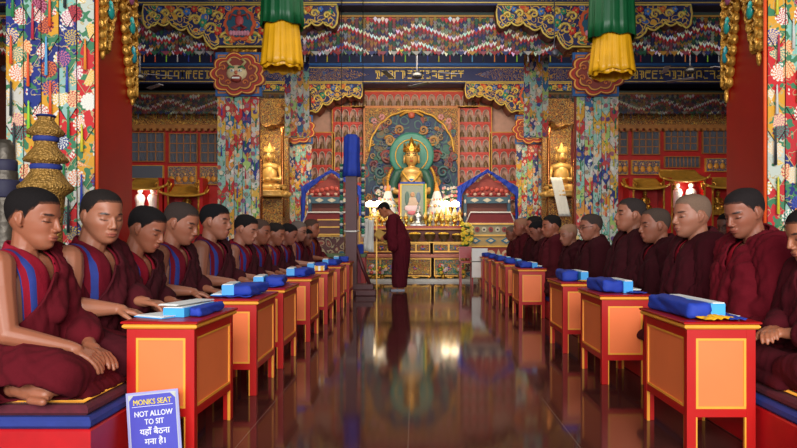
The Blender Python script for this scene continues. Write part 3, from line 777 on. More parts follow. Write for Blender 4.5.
# side bays: lattice cabinets, gold roofs, lit cases
YC = 16.75
def lattice(b, g, x0, x1, z0, z1, nx, ny):
    g.box(x0, x1, .02, .05, z0, z1)
    b.box(x0-.018, x0, -.03, .05, z0-.018, z1+.018); b.box(x1, x1+.018, -.03, .05, z0-.018, z1+.018)
    b.box(x0, x1, -.03, .05, z0-.018, z0); b.box(x0, x1, -.03, .05, z1, z1+.018)
    for i in range(1, nx): x = x0+(x1-x0)*i/nx; b.box(x-.010, x+.010, -.0, .03, z0, z1)
    for i in range(1, ny): z = z0+(z1-z0)*i/ny; b.box(x0, x1, -.0, .03, z-.010, z+.010)
    # fine diagonal wire
    nn = nx*2
def gold_roof(x0, x1, z0, z1, y=-.55):
    b = MB(); n = 14; P = []; Fc = []; K = 8
    for s in range(K+1):
        t = s/K; yy = y+(0-y)*t*.9; zz = z0+(z1-z0)*(t**1.6)
        for i in range(n+1):
            u = i/n; fl = .07*abs(2*u-1)**3*(1-t); ins = .10*t
            P.append((x0+ins+(x1-x0-2*ins)*u, yy, zz+fl))
    for s in range(K):
        for i in range(n): a = s*(n+1)+i; Fc.append((a, a+1, a+n+2, a+n+1))
    b.add(P, Fc, 0, (255, 255, 255), True)
    for i in range(n*2+1):
        u = i/(n*2); pts = []
        for s in range(K+1):
            t = s/K; fl = .07*abs(2*u-1)**3*(1-t); ins = .10*t
            pts.append((x0+ins+(x1-x0-2*ins)*u, y+(0-y)*t*.9-.01, z0+(z1-z0)*(t**1.6)+fl+.01))
        b.tube(pts, .013, 5)
    b.tube([(x0+(x1-x0)*i/20, y, z0+.07*abs(2*i/20-1)**3) for i in range(21)], .03, 6)
    b.tube([(x0+.1, -.05, z1), (x1-.1, -.05, z1)], .035, 8)
    for xx, dx in ((x0, -.09), (x1, .09)): b.tube([(xx, y, z0+.07), (xx+dx*.6, y, z0+.10), (xx+dx, y, z0+.17)], [.03, .022, .008], 6)
    return b
def bay(nm, s, wins, panels, roofs, case):
    root = thing('lattice_cabinet', 'red lattice-windowed cabinet wall filling the %s bay' % nm, 'cabinet', (0, YC, 0))
    a, c = (XL, CX-HALF-.5) if s < 0 else (CX+HALF+.5, XR)
    MB().box(a, c, .05, .5, 0, 4.05).build('cabinet_body', 'scarlet', root)
    f = MB(); f.box(a, c, -.08, .05, 3.62, 3.72); f.box(a, c, -.04, .05, 3.98, 4.05); f.build('gilt_cornice', 'oldgold', root)
    MB().box(a, c, -.05, .05, 3.72, 3.98).build('carved_frieze', 'orngold', root)
    f = MB()
    for i in range(int((c-a)/.16)): f.box(a+i*.16, a+i*.16+.08, -.12, .05, 3.56, 3.63)
    f.build('dentil_row', 'oldgold', root)
    for (p0, p1, y0, y1, nx, ny) in wins:
        b = MB(); g = MB(); lattice(b, g, px(p0, YC), px(p1, YC), pz(y1, YC), pz(y0, YC), nx, ny)
        o = b.build('lattice_frame', 'oldgold', root); g.build('window_pane', M['glass'], o)
        wv = MB(); x0, x1, z0, z1 = px(p0, YC), px(p1, YC), pz(y1, YC), pz(y0, YC)
        for i in range(nx*2):
            xx = x0+(x1-x0)*(i+.5)/(nx*2); wv.tube([(xx+.018*math.sin(t*PI/2), .012, z0+(z1-z0)*t/(ny*4)) for t in range(ny*4+1)], .010, 4)
        wv.build('wire_lattice', 'grey', o)
    for (p0, p1, y0, y1, mt) in panels:
        x0, x1, z0, z1 = px(p0, YC), px(p1, YC), pz(y1, YC), pz(y0, YC)
        b = MB(); b.box(x0-.018, x1+.018, -.03, .05, z0-.018, z1+.018); o = b.build('panel_frame', 'goldpaint', root)
        MB().box(x0, x1, -.045, -.03, z0, z1).build('painted_panel', mt, o)
        if mt == 'ornfine':
            q = MB(); 
            for kx in range(4):
                xx = x0+(x1-x0)*(kx+.5)/4; q.ball((xx, -.06, z0+.12), (.07, .02, .08), 0, (206, 140, 50), 8); q.ball((xx, -.06, z0+.24), (.03, .02, .035), 0, (206, 160, 110), 8)
            q.build('painted_figure', 'attr', o)
    for i, (p0, p1, y0, y1) in enumerate(roofs):
        gold_roof(px(p0, YC-.5), px(p1, YC-.5), pz(y1, YC-.5), pz(y0, YC-.5)).build('gilt_roof', 'goldpaint', root)
    for (p0, p1) in case:
        x0, x1 = px(p0, YC-.2), px(p1, YC-.2)
        b = MB(); b.box(x0-.10, x0, -.45, .05, .8, 2.35); b.box(x1, x1+.10, -.45, .05, .8, 2.35); b.box(x0-.1, x1+.1, -.45, .05, .7, .82)
        b.build('red_post', 'red', root)
        b = MB(); b.box(x0-.02, x1+.02, -.02, .03, .82, 2.3); b.build('case_back', 'red', root)
        b = MB()
        for q in (x0, x1):
            b.tube([(q, -.46, 2.25), (q+(.08 if q == x0 else -.08), -.46, 2.2), (q+(.02 if q == x0 else -.02), -.46, 2.05)], .03, 6)
            b.box(q-.02, q+.02, -.47, -.44, .82, 2.3)
        b.build('gilt_trim', 'goldcarve', root)
    return root
bay('left', -1, [(130, 164, 133, 161, 4, 3), (170, 197, 134, 162, 4, 3), (201, 222, 134, 162, 3, 3), (96, 124, 133, 161, 4, 3)],
    [(129, 163, 166, 178, 'glass'), (169, 196, 167, 184, 'ornfine'), (201, 222, 167, 184, 'ornfine'), (96, 124, 167, 180, 'ornfine')],
    [(124, 165, 178, 189), (163, 206, 185, 196), (80, 122, 178, 189)], [(129, 162), (172, 202)])
bay('right', 1, [(633, 659, 132, 154, 4, 3), (665, 697, 130, 150, 5, 3), (703, 731, 130, 153, 4, 3), (606, 627, 132, 154, 3, 3), (738, 766, 131, 153, 4, 3), (665, 699, 157, 167, 9, 1)],
    [(632, 659, 161, 174, 'ornfine'), (706, 731, 159, 171, 'ornfine'), (606, 627, 161, 174, 'ornfine'), (738, 766, 159, 171, 'ornfine')],
    [(624, 666, 178, 189), (662, 706, 169, 181), (706, 748, 177, 188)], [(630, 660), (668, 700), (708, 735)])
# things standing in the lit cases
def case_light(x, y, z, p=6):
    d = bpy.data.lights.new('case_lamp', 'POINT'); d.energy = p; d.shadow_soft_size = .08; d.color = (1, .9, .8)
    o = bpy.data.objects.new('case_lamp', d); COL.objects.link(o); o.location = (x, y, z)
def white_figure(x, y, z, label):
    t = thing('case_white_shape', label, 'figure', (x, y, z))
    MB().lathe([(.12, 0), (.13, .03), (.09, .06), (.10, .25), (.13, .38), (.10, .46), (.03, .5)], n=14).build('robed_body', 'white', t)
    MB().ball((0, 0, .56), .07).build('head', 'white', t)
cy = YC-.22
for i, (p, lab) in enumerate([(140, 'white shape in place of window glare in the left red case'), (153, 'white glare shape right of its twin in the left red case'), (677, 'white figure at the left of the central right-bay case'), (691, 'white figure at the right of the central right-bay case')]):
    white_figure(px(p, cy), cy, 1.48 if i < 2 else 1.62, lab)  # the left pair stands in for white glare on the case glass
tag(MB().box(px(126, cy), px(165, cy), YC-.46, YC+.02, 1.36, 1.48).build('case_shelf', 'red'), 'red shelf of the left lit case under white glare shapes', 'shelf')
tag(MB().box(px(665, cy), px(703, cy), YC-.46, YC+.02, 1.5, 1.62).build('case_shelf', 'red'), 'red shelf of the right lit case under white figures', 'shelf')
case_light(px(146, cy), YC-.42, 1.95, 6); case_light(px(684, cy), YC-.42, 2.1, 7)
for i, (p, s_, lab) in enumerate([(645, .34, 'small gilt statue in the dim case left of the right lit case'), (718, .34, 'small gilt statue in the dim case right of the right lit case'), (187, .30, 'small gilt statue in the dim case of the left bay')]):
    great_buddha((px(p, cy), cy, 1.62), s_, lab, 'goldcarve', False, None, False)
    tag(MB().box(px(p-13, cy), px(p+13, cy), YC-.4, YC+.02, 1.44, 1.57).build('case_shelf', 'goldcarve'), 'gilt ledge holding the %s' % lab[6:], 'shelf')

# ---------------------------------------------------------------- the altar
AX = px(416, 13.6)
step = MB().box(-1.25, 1.25, -.12, 1.3, 0, .05).build('altar_step', plain('pale_marble', (190, 186, 176), .3)); step.location = (AX, 13.5, 0); tag(step, 'pale marble step beneath the altar cabinets', 'step')
def painted_cabinet(name, label, x0, x1, y, z0, z1, d, panels, mat, body='wood', feet=True, rim='goldpaint'):
    r = thing(name, label, 'cabinet', ((x0+x1)/2, y, 0)); h = (x1-x0)/2
    MB().box(-h, h, 0, d, z0+(.04 if feet else 0), z1).build('body', body, r)
    f = MB(); f.box(-h, h, -.02, 0, z1-.03, z1); f.box(-h, h, -.02, 0, z0+.04, z0+.07)
    n = panels
    for i in range(n+1): x = -h+2*h*i/n; f.box(max(-h, x-.02), min(h, x+.02), -.02, 0, z0+.07, z1-.03)
    f.build('frame', rim, r)
    for i in range(n):
        xa, xb = -h+2*h*i/n+.03, -h+2*h*(i+1)/n-.03
        MB().box(xa, xb, -.015, -.002, z0+.09, z1-.045).build('painted_panel', mat, r)
        q = MB(); xm = (xa+xb)/2; zm = (z0+z1)/2+.02; w_ = (xb-xa)*.3; rr = random.Random(i+int(x0*10))
        for s in (-1, 1):
            q.tube([(xm+s*w_*(1-t/12)*(.3+.7*math.cos(t*.5)), -.022, zm+(z1-z0)*.25*(1-t/12)*math.sin(t*.5)) for t in range(12)], .008, 5, 0, (214, 160, 70))
        for t in range(7): q.ball((xm+.03*math.cos(t), -.024, zm+.03*math.sin(t)), .018, 0, rr.choice([(220, 110, 150), (236, 190, 60), (200, 60, 50), (60, 110, 190)]), 8)
        q.build('painted_flower', 'attr', r)
    if feet:
        g = MB()
        for s in (-1, 1): g.tube([(s*(h-.02), -.0, z0+.06), (s*(h-.03), -.03, z0+.03), (s*(h-.08), -.0, z0)], .02, 6)
        g.prism([(-h+.05, z0+.05), (-h*.4, z0+.045), (0, z0+.01), (h*.4, z0+.045), (h-.05, z0+.05)], -.02, .02)
        g.build('carved_apron', 'goldcarve', r)
    return r
pink = ornate('pink_blossom_panel', (64, 120, 110), 14, (214, 170, 90), [(222, 130, 150), (206, 90, 60), (214, 170, 80), (90, 130, 180)])
yell = ornate('gilt_blossom_panel', (150, 90, 30), 16, (236, 196, 90), [(226, 170, 50), (206, 90, 50), (60, 120, 80), (70, 110, 170)])
M['pinkpanel'] = pink; M['yellpanel'] = yell; M['bronze'] = gold('dark_bronze', (84, 76, 66), .45, 30, .3, .5)
painted_cabinet('altar_cabinet', 'lower altar cabinet with blue flower panel, left behind the standing monk', px(362, 13.6), px(399, 13.6), 13.55, .05, .47, .5, 2, 'pinkpanel')
painted_cabinet('altar_cabinet', 'lower altar cabinet with gilt carved drawer right beside the standing monk', px(400, 13.6), px(431, 13.6), 13.55, .05, .47, .5, 1, 'yellpanel')
painted_cabinet('altar_cabinet', 'lower altar cabinet with pink flower panel at the right end', px(434, 13.6), px(465, 13.6), 13.55, .05, .47, .5, 1, 'pinkpanel')
t_ = MB().box(px(361, 13.6), px(468, 13.6), 13.48, 14.3, .475, .545, bev=.01).build('altar_shelf', plain('rose_wood', (186, 100, 70), .4)); tag(t_, 'rose wood shelf lying on the lower altar cabinets', 'shelf')
painted_cabinet('altar_cabinet', 'middle altar cabinet with orange flower panels on the left', px(362, 13.7), px(401, 13.7), 13.62, .547, .775, .5, 3, 'yellpanel', feet=False)
painted_cabinet('altar_cabinet', 'middle altar cabinet with pale flower panel in the centre', px(402, 13.7), px(430, 13.7), 13.62, .547, .775, .5, 2, 'yellpanel', feet=False)
painted_cabinet('altar_cabinet', 'middle altar cabinet with pink flower panel on the right', px(433, 13.7), px(464, 13.7), 13.62, .547, .775, .5, 2, 'pinkpanel', feet=False)
t_ = MB().box(px(361, 13.7), px(467, 13.7), 13.56, 14.5, .777, .80).build('altar_shelf', 'goldpaint'); tag(t_, 'gilt ledge holding the bronze offering bowls', 'shelf')
bt = thing('altar_bench', 'tall red wood altar bench behind the offering bowls', 'bench', (AX, 14.15, 0))
MB().box(-1.1, 1.1, -.1, .7, 1.05, 1.13, bev=.01).build('top_board', plain('red_wood', (160, 62, 40), .4), bt)
f = MB(); f.box(-1.1, 1.1, -.12, -.1, 1.06, 1.075); f.build('gilt_edge', 'goldpaint', bt)
MB().box(-1.05, 1.05, .1, .68, .803, 1.05).build('body', 'wood', bt)
# bronze offering bowls heaped with yellow flowers
def bowl(loc, r, label, grp, fill=(236, 180, 40)):
    t = thing('offering_bowl', label, 'bowl', loc, 0, grp)
    MB().lathe([(r*.5, 0), (r*.55, .01), (r*.45, .03), (r*.85, r*.6), (r*1.0, r*1.2), (r*1.06, r*1.24), (r*.98, r*1.22), (r*.9, r*1.1)], n=20).build('bronze_bowl', 'bronze', t)
    b = MB(); q = random.Random(int(loc[0]*100))
    for i in range(22):
        a = q.uniform(0, 6.28); d = r*.8*math.sqrt(q.random()); b.ball((d*math.cos(a), d*math.sin(a), r*1.25+r*.2*(1-d/r)), r*.2, 0, fill if i % 3 else (246, 206, 90), 6)
    b.build('flower_heap', 'attr', t, kind='stuff')
for i, p in enumerate((368, 386, 415, 430, 444, 457)):
    w_ = ['first from the left', 'second from the left', 'third, right of the standing monk', 'fourth, below the silver stupa', 'fifth', 'last on the right'][i]
    bowl((px(p, 13.8), 13.82, .802), .125 if i not in (0, 5) else .11, 'bronze bowl of yellow flowers on the altar ledge, %s' % w_, 'bronze bowls on the altar')

# photo frame with coloured scarf
fr_ = thing('framed_picture', 'framed thangka picture with rainbow border at the centre of the altar', 'picture', (px(412.5, 14.6), 14.62, 1.13))
wf, hf = .31, .98
f = MB(); 
for (x0, x1, z0, z1, c) in ((-wf, -wf+.035, 0, hf, (196, 60, 70)), (wf-.035, wf, 0, hf, (226, 190, 60)), (-wf, wf, hf-.04, hf, (40, 70, 160)), (-wf, wf, 0, .04, (190, 140, 60))): f.box(x0, x1, -.02, .02, z0, z1, 0, c)
f.box(-wf+.035, -wf+.07, -.015, .02, .04, hf-.04, 0, (230, 190, 70)); f.box(wf-.07, wf-.035, -.015, .02, .04, hf-.04, 0, (60, 140, 70)); f.box(-wf+.07, wf-.07, -.015, .02, hf-.075, hf-.04, 0, (190, 170, 60))
f.build('frame', 'attr', fr_)
g = MB(); g.box(-wf+.07, wf-.07, -.01, .015, .04, hf-.075, 0, (150, 158, 140)); g.ball((0, -.012, .50), (.14, .01, .15), 0, (206, 176, 150)); g.ball((0, -.014, .70), (.05, .01, .06), 0, (200, 150, 110)); g.ball((.0, -.015, .40), (.19, .01, .08), 0, (236, 206, 210)); g.ball((.0, -.016, .30), (.12, .01, .05), 0, (220, 120, 130)); g.ball((-.12, -.014, .62), (.05, .01, .16), 0, (90, 120, 110)); g.ball((.13, -.014, .64), (.05, .01, .12), 0, (110, 130, 150))
g.box(-.14, -.06, -.014, 0, .1, .2, 0, (90, 120, 80)); g.box(.06, .14, -.014, 0, .1, .24, 0, (60, 110, 100)); g.build('picture_sheet', 'attr', fr_)

# silver stupa, gilt lamps and vessels
def stupa(x, y, z, S, label, mat):
    t = thing('stupa', label, 'stupa', (x, y, z)); t.scale = (1.4, 1.1, .95)
    MB().box(-.14*S, .14*S, -.14*S, .14*S, 0, .06*S, bev=.01).build('base', mat, t)
    MB().lathe([(.13*S, .06*S), (.12*S, .10*S), (.10*S, .11*S), (.09*S, .15*S), (.12*S, .24*S), (.11*S, .30*S), (.05*S, .34*S), (.05*S, .37*S)], n=20).build('dome', mat, t)
    MB().lathe([(.045*S, .37*S), (.05*S, .39*S), (.035*S, .42*S), (.04*S, .44*S), (.025*S, .47*S), (.028*S, .49*S), (.012*S, .54*S), (.02*S, .56*S), (.002, .6*S)], n=14).build('spire', mat, t)
stupa(px(418, 14.2), 14.22, 1.13, .82, 'chased silver stupa in front of the framed picture', 'silver')
def goblet(x, y, z, h, r, label, grp, mat='gold', flame=None):
    t = thing('butter_lamp', label, 'lamp', (x, y, z), 0, grp)
    MB().lathe([(r*.8, 0), (r*.85, h*.06), (r*.3, h*.15), (r*.22, h*.35), (r*.4, h*.42), (r*.25, h*.5), (r*.8, h*.7), (r, h), (r*.85, h*.97), (r*.7, h*.8)], n=16).build('cup', mat, t)
    b = MB(); b.lathe([(r*.7, h*.85), (r*.6, h*1.05), (r*.2, h*1.25), (.002, h*1.4)], n=12, col=(236, 206, 130)); b.build('butter_cone', 'attr', t)
q = random.Random(5); i = 0
for row, (y, ha) in enumerate(((14.15, .13), (14.42, .2), (14.62, .27))):
    for p in range(364, 464, 6):
        if row == 0 and abs(p-418) < 9: continue
        if row == 2 and abs(p-412) < 17: continue
        h = ha*q.uniform(.8, 1.15); goblet(px(p, y)+q.uniform(-.02, .02), y, 1.13, h, .045+.02*q.random(), 'gilt butter lamp among the vessels crowded on the altar bench', 'gilt lamps on the altar bench', 'goldfine' if i % 3 else 'gold'); i += 1
# tormas (butter sculptures)
def torma(x, y, z, S, label):
    t = thing('butter_sculpture', label, 'butter sculpture', (x, y, z))
    MB().lathe([(.21*S, 0), (.22*S, .05*S), (.13*S, .07*S), (.20*S, .2*S), (.22*S, .35*S), (.16*S, .52*S), (.10*S, .66*S), (.08*S, .74*S), (.01, .84*S)], n=18).build('white_body', 'white', t)
    cs = [(220, 90, 90), (90, 160, 210), (236, 206, 120), (130, 190, 150), (244, 244, 238)]
    b = MB()
    for (zz, rr, r2) in ((.14, .18, .045), (.28, .21, .05), (.44, .185, .045), (.58, .13, .035)):
        for kk in range(12):
            a = 2*PI*kk/12+zz*9; X = rr*S*math.cos(a); Y = rr*S*math.sin(a)
            b.ball((X, Y, zz*S), r2*S*.85, 0, cs[(kk+int(zz*10)) % 5], 8); b.ball((X*1.15, Y*1.15, zz*S), r2*S*.5, 0, (246, 220, 120), 6)
    b.build('butter_flower', 'attr', t)
    b = MB(); b.lathe([(.07*S, .72*S), (.05*S, .82*S), (.02*S, .9*S), (.002, .98*S)], n=10, col=(236, 150, 60)); b.build('flame_top', 'attr', t)
torma(px(388, 14.9), 14.92, 1.14, 1.02, 'tall white butter sculpture left of the framed picture')
torma(px(437, 14.9), 14.92, 1.14, 1.02, 'tall white butter sculpture right of the framed picture')
torma(px(374, 14.9), 14.95, 1.14, .52, 'short white butter sculpture at the left end of the altar')
torma(px(447, 14.9), 14.95, 1.14, .55, 'short white butter sculpture second from the right')
torma(px(455, 14.9), 14.95, 1.14, .50, 'short white butter sculpture at the right end of the altar')
b_ = MB().box(px(364, 15), px(465, 15), 14.75, 15.15, 0, 1.14); tag(b_.build('rear_ledge', 'wood'), 'wooden ledge behind the altar bench carrying butter sculptures', 'ledge')
for p, nm in ((370, 'left'), (378, 'left centre'), (446, 'right centre'), (455, 'right')):
    t = thing('lit_lotus_lamp', 'glowing white flower lamp on the altar, %s' % nm, 'lamp', (px(p, 14.66), 14.68, 1.13))
    MB().lathe([(.05, 0), (.05, .02), (.012, .04), (.012, .46)], n=10).build('stem', 'gold', t)
    b = MB()
    for kk in range(8):
        a = kk*PI/4; b.ball((.06*math.cos(a), .06*math.sin(a), .49), (.045, .045, .06), n=8)
    b.ball((0, 0, .52), .06, n=8); b.build('glowing_petal', 'bulb', t)
def bouquet(x, y, z, R, n, cols, label, vase=(.07, .2), seed=1, xs=1.0):
    t = thing('flower_vase', label, 'flowers', (x, y, z)); q = random.Random(seed); r, h = vase
    MB().lathe([(r*.6, 0), (r*.65, .01), (r, h*.45), (r*.5, h*.85), (r*.75, h), (r*.6, h*.98)], n=14).build('vase', 'gold', t)
    b = MB(); l = MB()
    for i in range(n):
        a = q.uniform(0, 6.28); u = q.uniform(-.5, 1); d = R*math.sqrt(q.random()); X, Y, Z = d*math.cos(a)*xs, d*math.sin(a)*.6, h+R*.9+u*R*1.05
        l.tube([(0, 0, h*.9), (X*.5, Y*.5, (h+Z)/2), (X, Y, Z)], .004, 4, 0, (50, 110, 50))
        c = q.choice(cols)
        for kk in range(6): b.ball((X+.022*math.cos(kk*1.05), Y-.01, Z+.022*math.sin(kk*1.05)), (.016, .012, .016), 0, c, 6)
        b.ball((X, Y-.02, Z), .011, 0, (236, 200, 60), 6)
        l.ball((X+q.uniform(-.05, .05), Y+.01, Z-.04), (.03, .008, .015), 0, (54, 120, 56), 6)
    b.build('blossom', 'attr', t, kind='stuff'); l.build('stems_and_leaves', 'attr', t, kind='stuff')
bouquet(px(467, 13.4), 13.42, .55, .26, 60, [(240, 214, 50), (236, 190, 60), (246, 226, 120)], 'tall bunch of yellow flowers at the right end of the altar', (.06, .12), 2, .42)
bouquet(px(385, 15.3), 15.02, 1.14, .2, 34, [(206, 200, 196), (190, 186, 190), (216, 150, 160)], 'pale flowers behind the left butter sculpture', (.05, .5), 3)
bouquet(px(450, 15.3), 15.02, 1.14, .2, 34, [(206, 200, 196), (214, 90, 120), (216, 150, 160)], 'pink and pale flowers behind the right butter sculptures', (.05, .5), 4)
for i, p in enumerate((373, 382, 443, 460)):
    bouquet(px(p, 13.4), 13.43, .05, .09, 18, [(206, 60, 80), (226, 200, 210), (60, 130, 60), (230, 190, 60)], ['small flower posy at the foot of the altar, far left', 'small flower posy at the foot of the altar beside the monk', 'small flower posy before the right lower cabinet', 'small flower posy at the foot of the altar, far right'][i], (.05, .09), 5+i)

# thrones on both sides of the altar
def throne(x, label, y=14.2):
    t = thing('throne', label, 'throne', (x, y, 0))
    w_ = .53
    b = MB(); b.box(-w_, w_, .2, .95, 0, .95); b.build('seat_box', 'wood', t)
    b = MB(); b.box(-w_+.04, w_-.04, .9, 1.0, .95, 2.0); b.build('back_panel', plain('brown_red_panel', (112, 60, 50), .6), t)
    b = MB(); b.prism([(-w_, 1.8), (w_, 1.8), (w_*.98, 1.98), (w_*.75, 2.02), (w_*.6, 2.12), (w_*.35, 2.14), (w_*.15, 2.26), (0, 2.34), (-w_*.15, 2.26), (-w_*.35, 2.14), (-w_*.6, 2.12), (-w_*.75, 2.02), (-w_*.98, 1.98)], .82, .88); b.build('crest_board', plain('crest_red_paint', (150, 60, 50), .6), t)
    b = MB()
    for kk in range(-4, 5): b.ball((kk*.11, .80, 2.0-.02*abs(kk)), (.05, .02, .05), 0, (196, 80, 66), 8)
    for kk in range(-5, 6): b.ball((kk*.09, .80, 1.86), (.042, .02, .035), 0, (206, 170, 150) if kk % 2 else (150, 40, 40), 8)
    b.build('lotus_carving', 'attr', t)
    b = MB(); b.box(-w_, -w_+.07, .78, .95, .95, 1.85, 0, (50, 80, 100)); b.box(w_-.07, w_, .78, .95, .95, 1.85, 0, (50, 80, 100))
    for s in (-1, 1):
        for zz in (1.1, 1.4, 1.7): b.ball((s*(w_-.035), .77, zz), (.025, .015, .05), 0, (214, 200, 180), 8)
    b.build('painted_post', 'attr', t)
    # table in front of the seat
    b = MB(); b.prism([(-w_+.10, 1.42), (w_-.10, 1.42), (w_, 1.20), (-w_, 1.20)], .1, .5); b.build('brocade_cushion', plain('dark_red_brocade_cloth', (120, 36, 40), .7), t)
    b = MB(); b.tube([(-w_, .09, 1.2), (-w_+.1, .09, 1.43), (w_-.1, .09, 1.43), (w_, .09, 1.2)], .016, 6); b.box(-w_, w_, .07, .1, 1.17, 1.20); b.build('white_piping', 'white', t)
    for z0, z1, mt in ((.95, 1.17, plain('grey_green_band', (150, 140, 108), .6)), (.72, .92, plain('cream_gold_band', (180, 150, 96), .6)), (.36, .68, plain('brick_red_band', (150, 52, 40), .6)), (0, .32, 'ornteal')):
        MB().box(-w_-.01, w_+.01, .04, .2, z0, z1).build('painted_band', mt, t)
    b = MB()
    for zz in (.34, .70, .935, 1.18): b.box(-w_-.03, w_+.03, .02, .2, zz-.016, zz+.016)
    b.build('gilt_moulding', 'goldpaint', t)
    b = MB()
    for s in (-1, 0, 1):
        b.prism([(s*.33-.12, .82), (s*.33, .89), (s*.33+.12, .82), (s*.33, .75)], .028, .04, 0, (40, 110, 140)); b.prism([(s*.33-.06, .82), (s*.33, .855), (s*.33+.06, .82), (s*.33, .785)], .018, .028, 0, (214, 190, 150))
        b.prism([(s*.33+.1*math.cos(a*PI/5), .52+.1*math.sin(a*PI/5)) for a in range(10)], .028, .04, 0, (206, 180, 140)); b.prism([(s*.33+.05*math.cos(a*PI/5), .52+.05*math.sin(a*PI/5)) for a in range(10)], .018, .028, 0, (170, 50, 40))
    for kk in range(-3, 4):
        b.prism([(kk*.145+.055*math.cos(a*PI/4), 1.06+.06*math.sin(a*PI/4)) for a in range(8)], .03, .04, 0, (196, 186, 160) if kk % 2 else (150, 50, 44)); b.ball((kk*.145, .028, 1.06), (.022, .01, .022), 0, (60, 60, 70), 6)
    for kk in range(-1, 3):
        b.prism([(kk*.33-.165+.05*math.cos(a*PI/2), .52+.12*math.sin(a*PI/2)) for a in range(4)], .03, .04, 0, (196, 176, 130))
    b.build('painted_medallion', 'attr', t)
    b = MB(); b.box(-w_+.07, w_-.07, .80, .90, 1.66, 1.80, 0, (60, 96, 112))
    for kk in (-1, 0, 1): b.prism([(kk*.28-.10, 1.73), (kk*.28, 1.78), (kk*.28+.10, 1.73), (kk*.28, 1.68)], .79, .80, 0, (206, 196, 170))
    b.build('blue_rail', 'attr', t)
    return t
TR = px(491, 14.2); TL = px(327, 14.2)
throne(TR, 'painted throne with stepped bands to the right of the altar'); throne(TL, 'painted throne with stepped bands to the left of the altar')
def drape(x, label, y=14.9):
    n = 40; m = 10; P = []; Fc = []
    for i in range(n+1):
        u = i/n; s = 2*u-1; X = s*.68
        zt = 2.42-.40*abs(s)**1.0+.0; 
        if abs(s) > .93: zt -= 0
        for j in range(m+1):
            v = j/m; dz = (.07+.20*abs(s)**2+.01*math.sin(u*30))*v if abs(s) < .90 else 1.0*v
            P.append((X+.01*math.sin(j*1.3), .02*math.sin(u*60+j*.5)-.02*v, zt-dz))
    for i in range(n):
        for j in range(m): a = i*(m+1)+j; Fc.append((a, a+1, a+m+2, a+m+1))
    o = MB().add(P, Fc, 0, (255, 255, 255), True).build('blue_drape', 'blue'); md = o.modifiers.new('t', 'SOLIDIFY'); md.thickness = .015
    o.location = (x, y, 0); tag(o, label, 'drape')
drape(TR, 'blue cloth draped like a tent over the right throne'); drape(TL, 'blue cloth draped over the throne left of the altar')
# box with writing-desk top by left throne, small objects
for (p0, p1, y, z0, z1, mt, nm, lab, cat) in (
    (316, 344, 13.1, .0, .93, 'ornteal', 'painted_chest', 'painted chest with eye-shaped medallions before the left throne', 'chest'),
    (318, 342, 13.0, .94, 1.25, 'wood', 'wooden_casket', 'open wooden casket on the painted chest', 'casket')):
    t = thing(nm, lab, cat, (px((p0+p1)/2, y), y, z0)); h = (px(p1, y)-px(p0, y))/2
    MB().box(-h, h, 0, .4, 0, z1-z0).build('body', mt, t)
    g = MB(); 
    for zz in (0.012, (z1-z0)*.5, z1-z0-.012): g.box(-h-.01, h+.01, -.015, 0, zz-.012, zz+.012)
    g.build('moulding', 'goldpaint', t)
# red chair with a white cloth at the end of the right row
ch = thing('red_chair', 'red wooden chair with white cloth near the altar', 'chair', (px(466, 12.4), 12.4, 0)); ch.scale = (.62, 1, 1)
for s in (-1, 1):
    MB().box(s*.17-.02, s*.17+.02, -.2, -.16, 0, .42).build('leg', 'darkred', ch)
    MB().prism([(.16, 0), (.20, 0), (.24, .72), (.20, .72)], s*.17-.02, s*.17+.02, plane='yz').build('back_leg', 'darkred', ch)
MB().box(-.19, .19, -.2, .2, .42, .45).build('seat', 'darkred', ch); MB().box(-.17, .17, .19, .22, .5, .72).build('backrest', 'darkred', ch)
t_ = MB().box(-.11, .17, -.16, -.13, .18, .70).box(-.11, .17, -.16, .16, .455, .47); o = t_.build('white_cloth', 'white'); o.location = (px(476, 12.25), 12.0, 0); tag(o, 'white cloth hanging beside the red chair', 'cloth')

# ---------------------------------------------------------------- drum post with blue cover
YP = 10.3
dp = thing('drum_stand', 'dark maroon post of a drum stand with crossed base', 'drum stand', (px(351.5, YP), YP, 0))
MB().box(-.085, .085, -.085, .085, .16, 1.95, bev=.01).build('post', 'maroon_wood', dp)
MB().box(-.30, .38, -.12, .12, 0, .09, bev=.01).build('base_beam', 'maroon_wood', dp)
MB().box(-.12, .34, -.10, .10, .09, .18, bev=.01).build('base_block', 'maroon_wood', dp)
MB().box(-.08, .08, -.5, .5, 0, .08, bev=.01).build('base_crossbeam', 'maroon_wood', dp)
MB().tube([(.07, 0, .75), (.17, 0, .45), (.28, 0, .17)], .028, 8).build('brace', 'maroon_wood', dp)
MB().tube([(.09*math.cos(a)*1.25, .09*math.sin(a)*1.25, 1.0+.01*math.sin(a)) for a in [i*PI/8 for i in range(16)]], .012, 6, closed=True).build('white_tie', 'white', dp)
n = 36; P = []; Fc = []; pr = [(.02, 2.50), (.08, 2.49), (.12, 2.44), (.125, 2.3), (.12, 2.1), (.13, 1.95), (.14, 1.84)]
for k_, (r_, z_) in enumerate(pr):
    for i in range(n): a = 2*PI*i/n; q_ = r_*(1+.07*math.sin(7*a+k_*.3)); P.append((q_*math.cos(a), q_*math.sin(a), z_))
for k_ in range(len(pr)-1):
    for i in range(n): a = k_*n+i; b = k_*n+(i+1) % n; Fc.append((a, a+n, b+n, b))
Fc.append(tuple(range(n)))
o = MB().add(P, Fc, 0, (255, 255, 255), True).build('blue_cover', 'blue'); md = o.modifiers.new('t', 'SOLIDIFY'); md.thickness = .006
o.location = dp.location; tag(o, 'bright blue cloth cover over the top of the drum post', 'cloth cover')
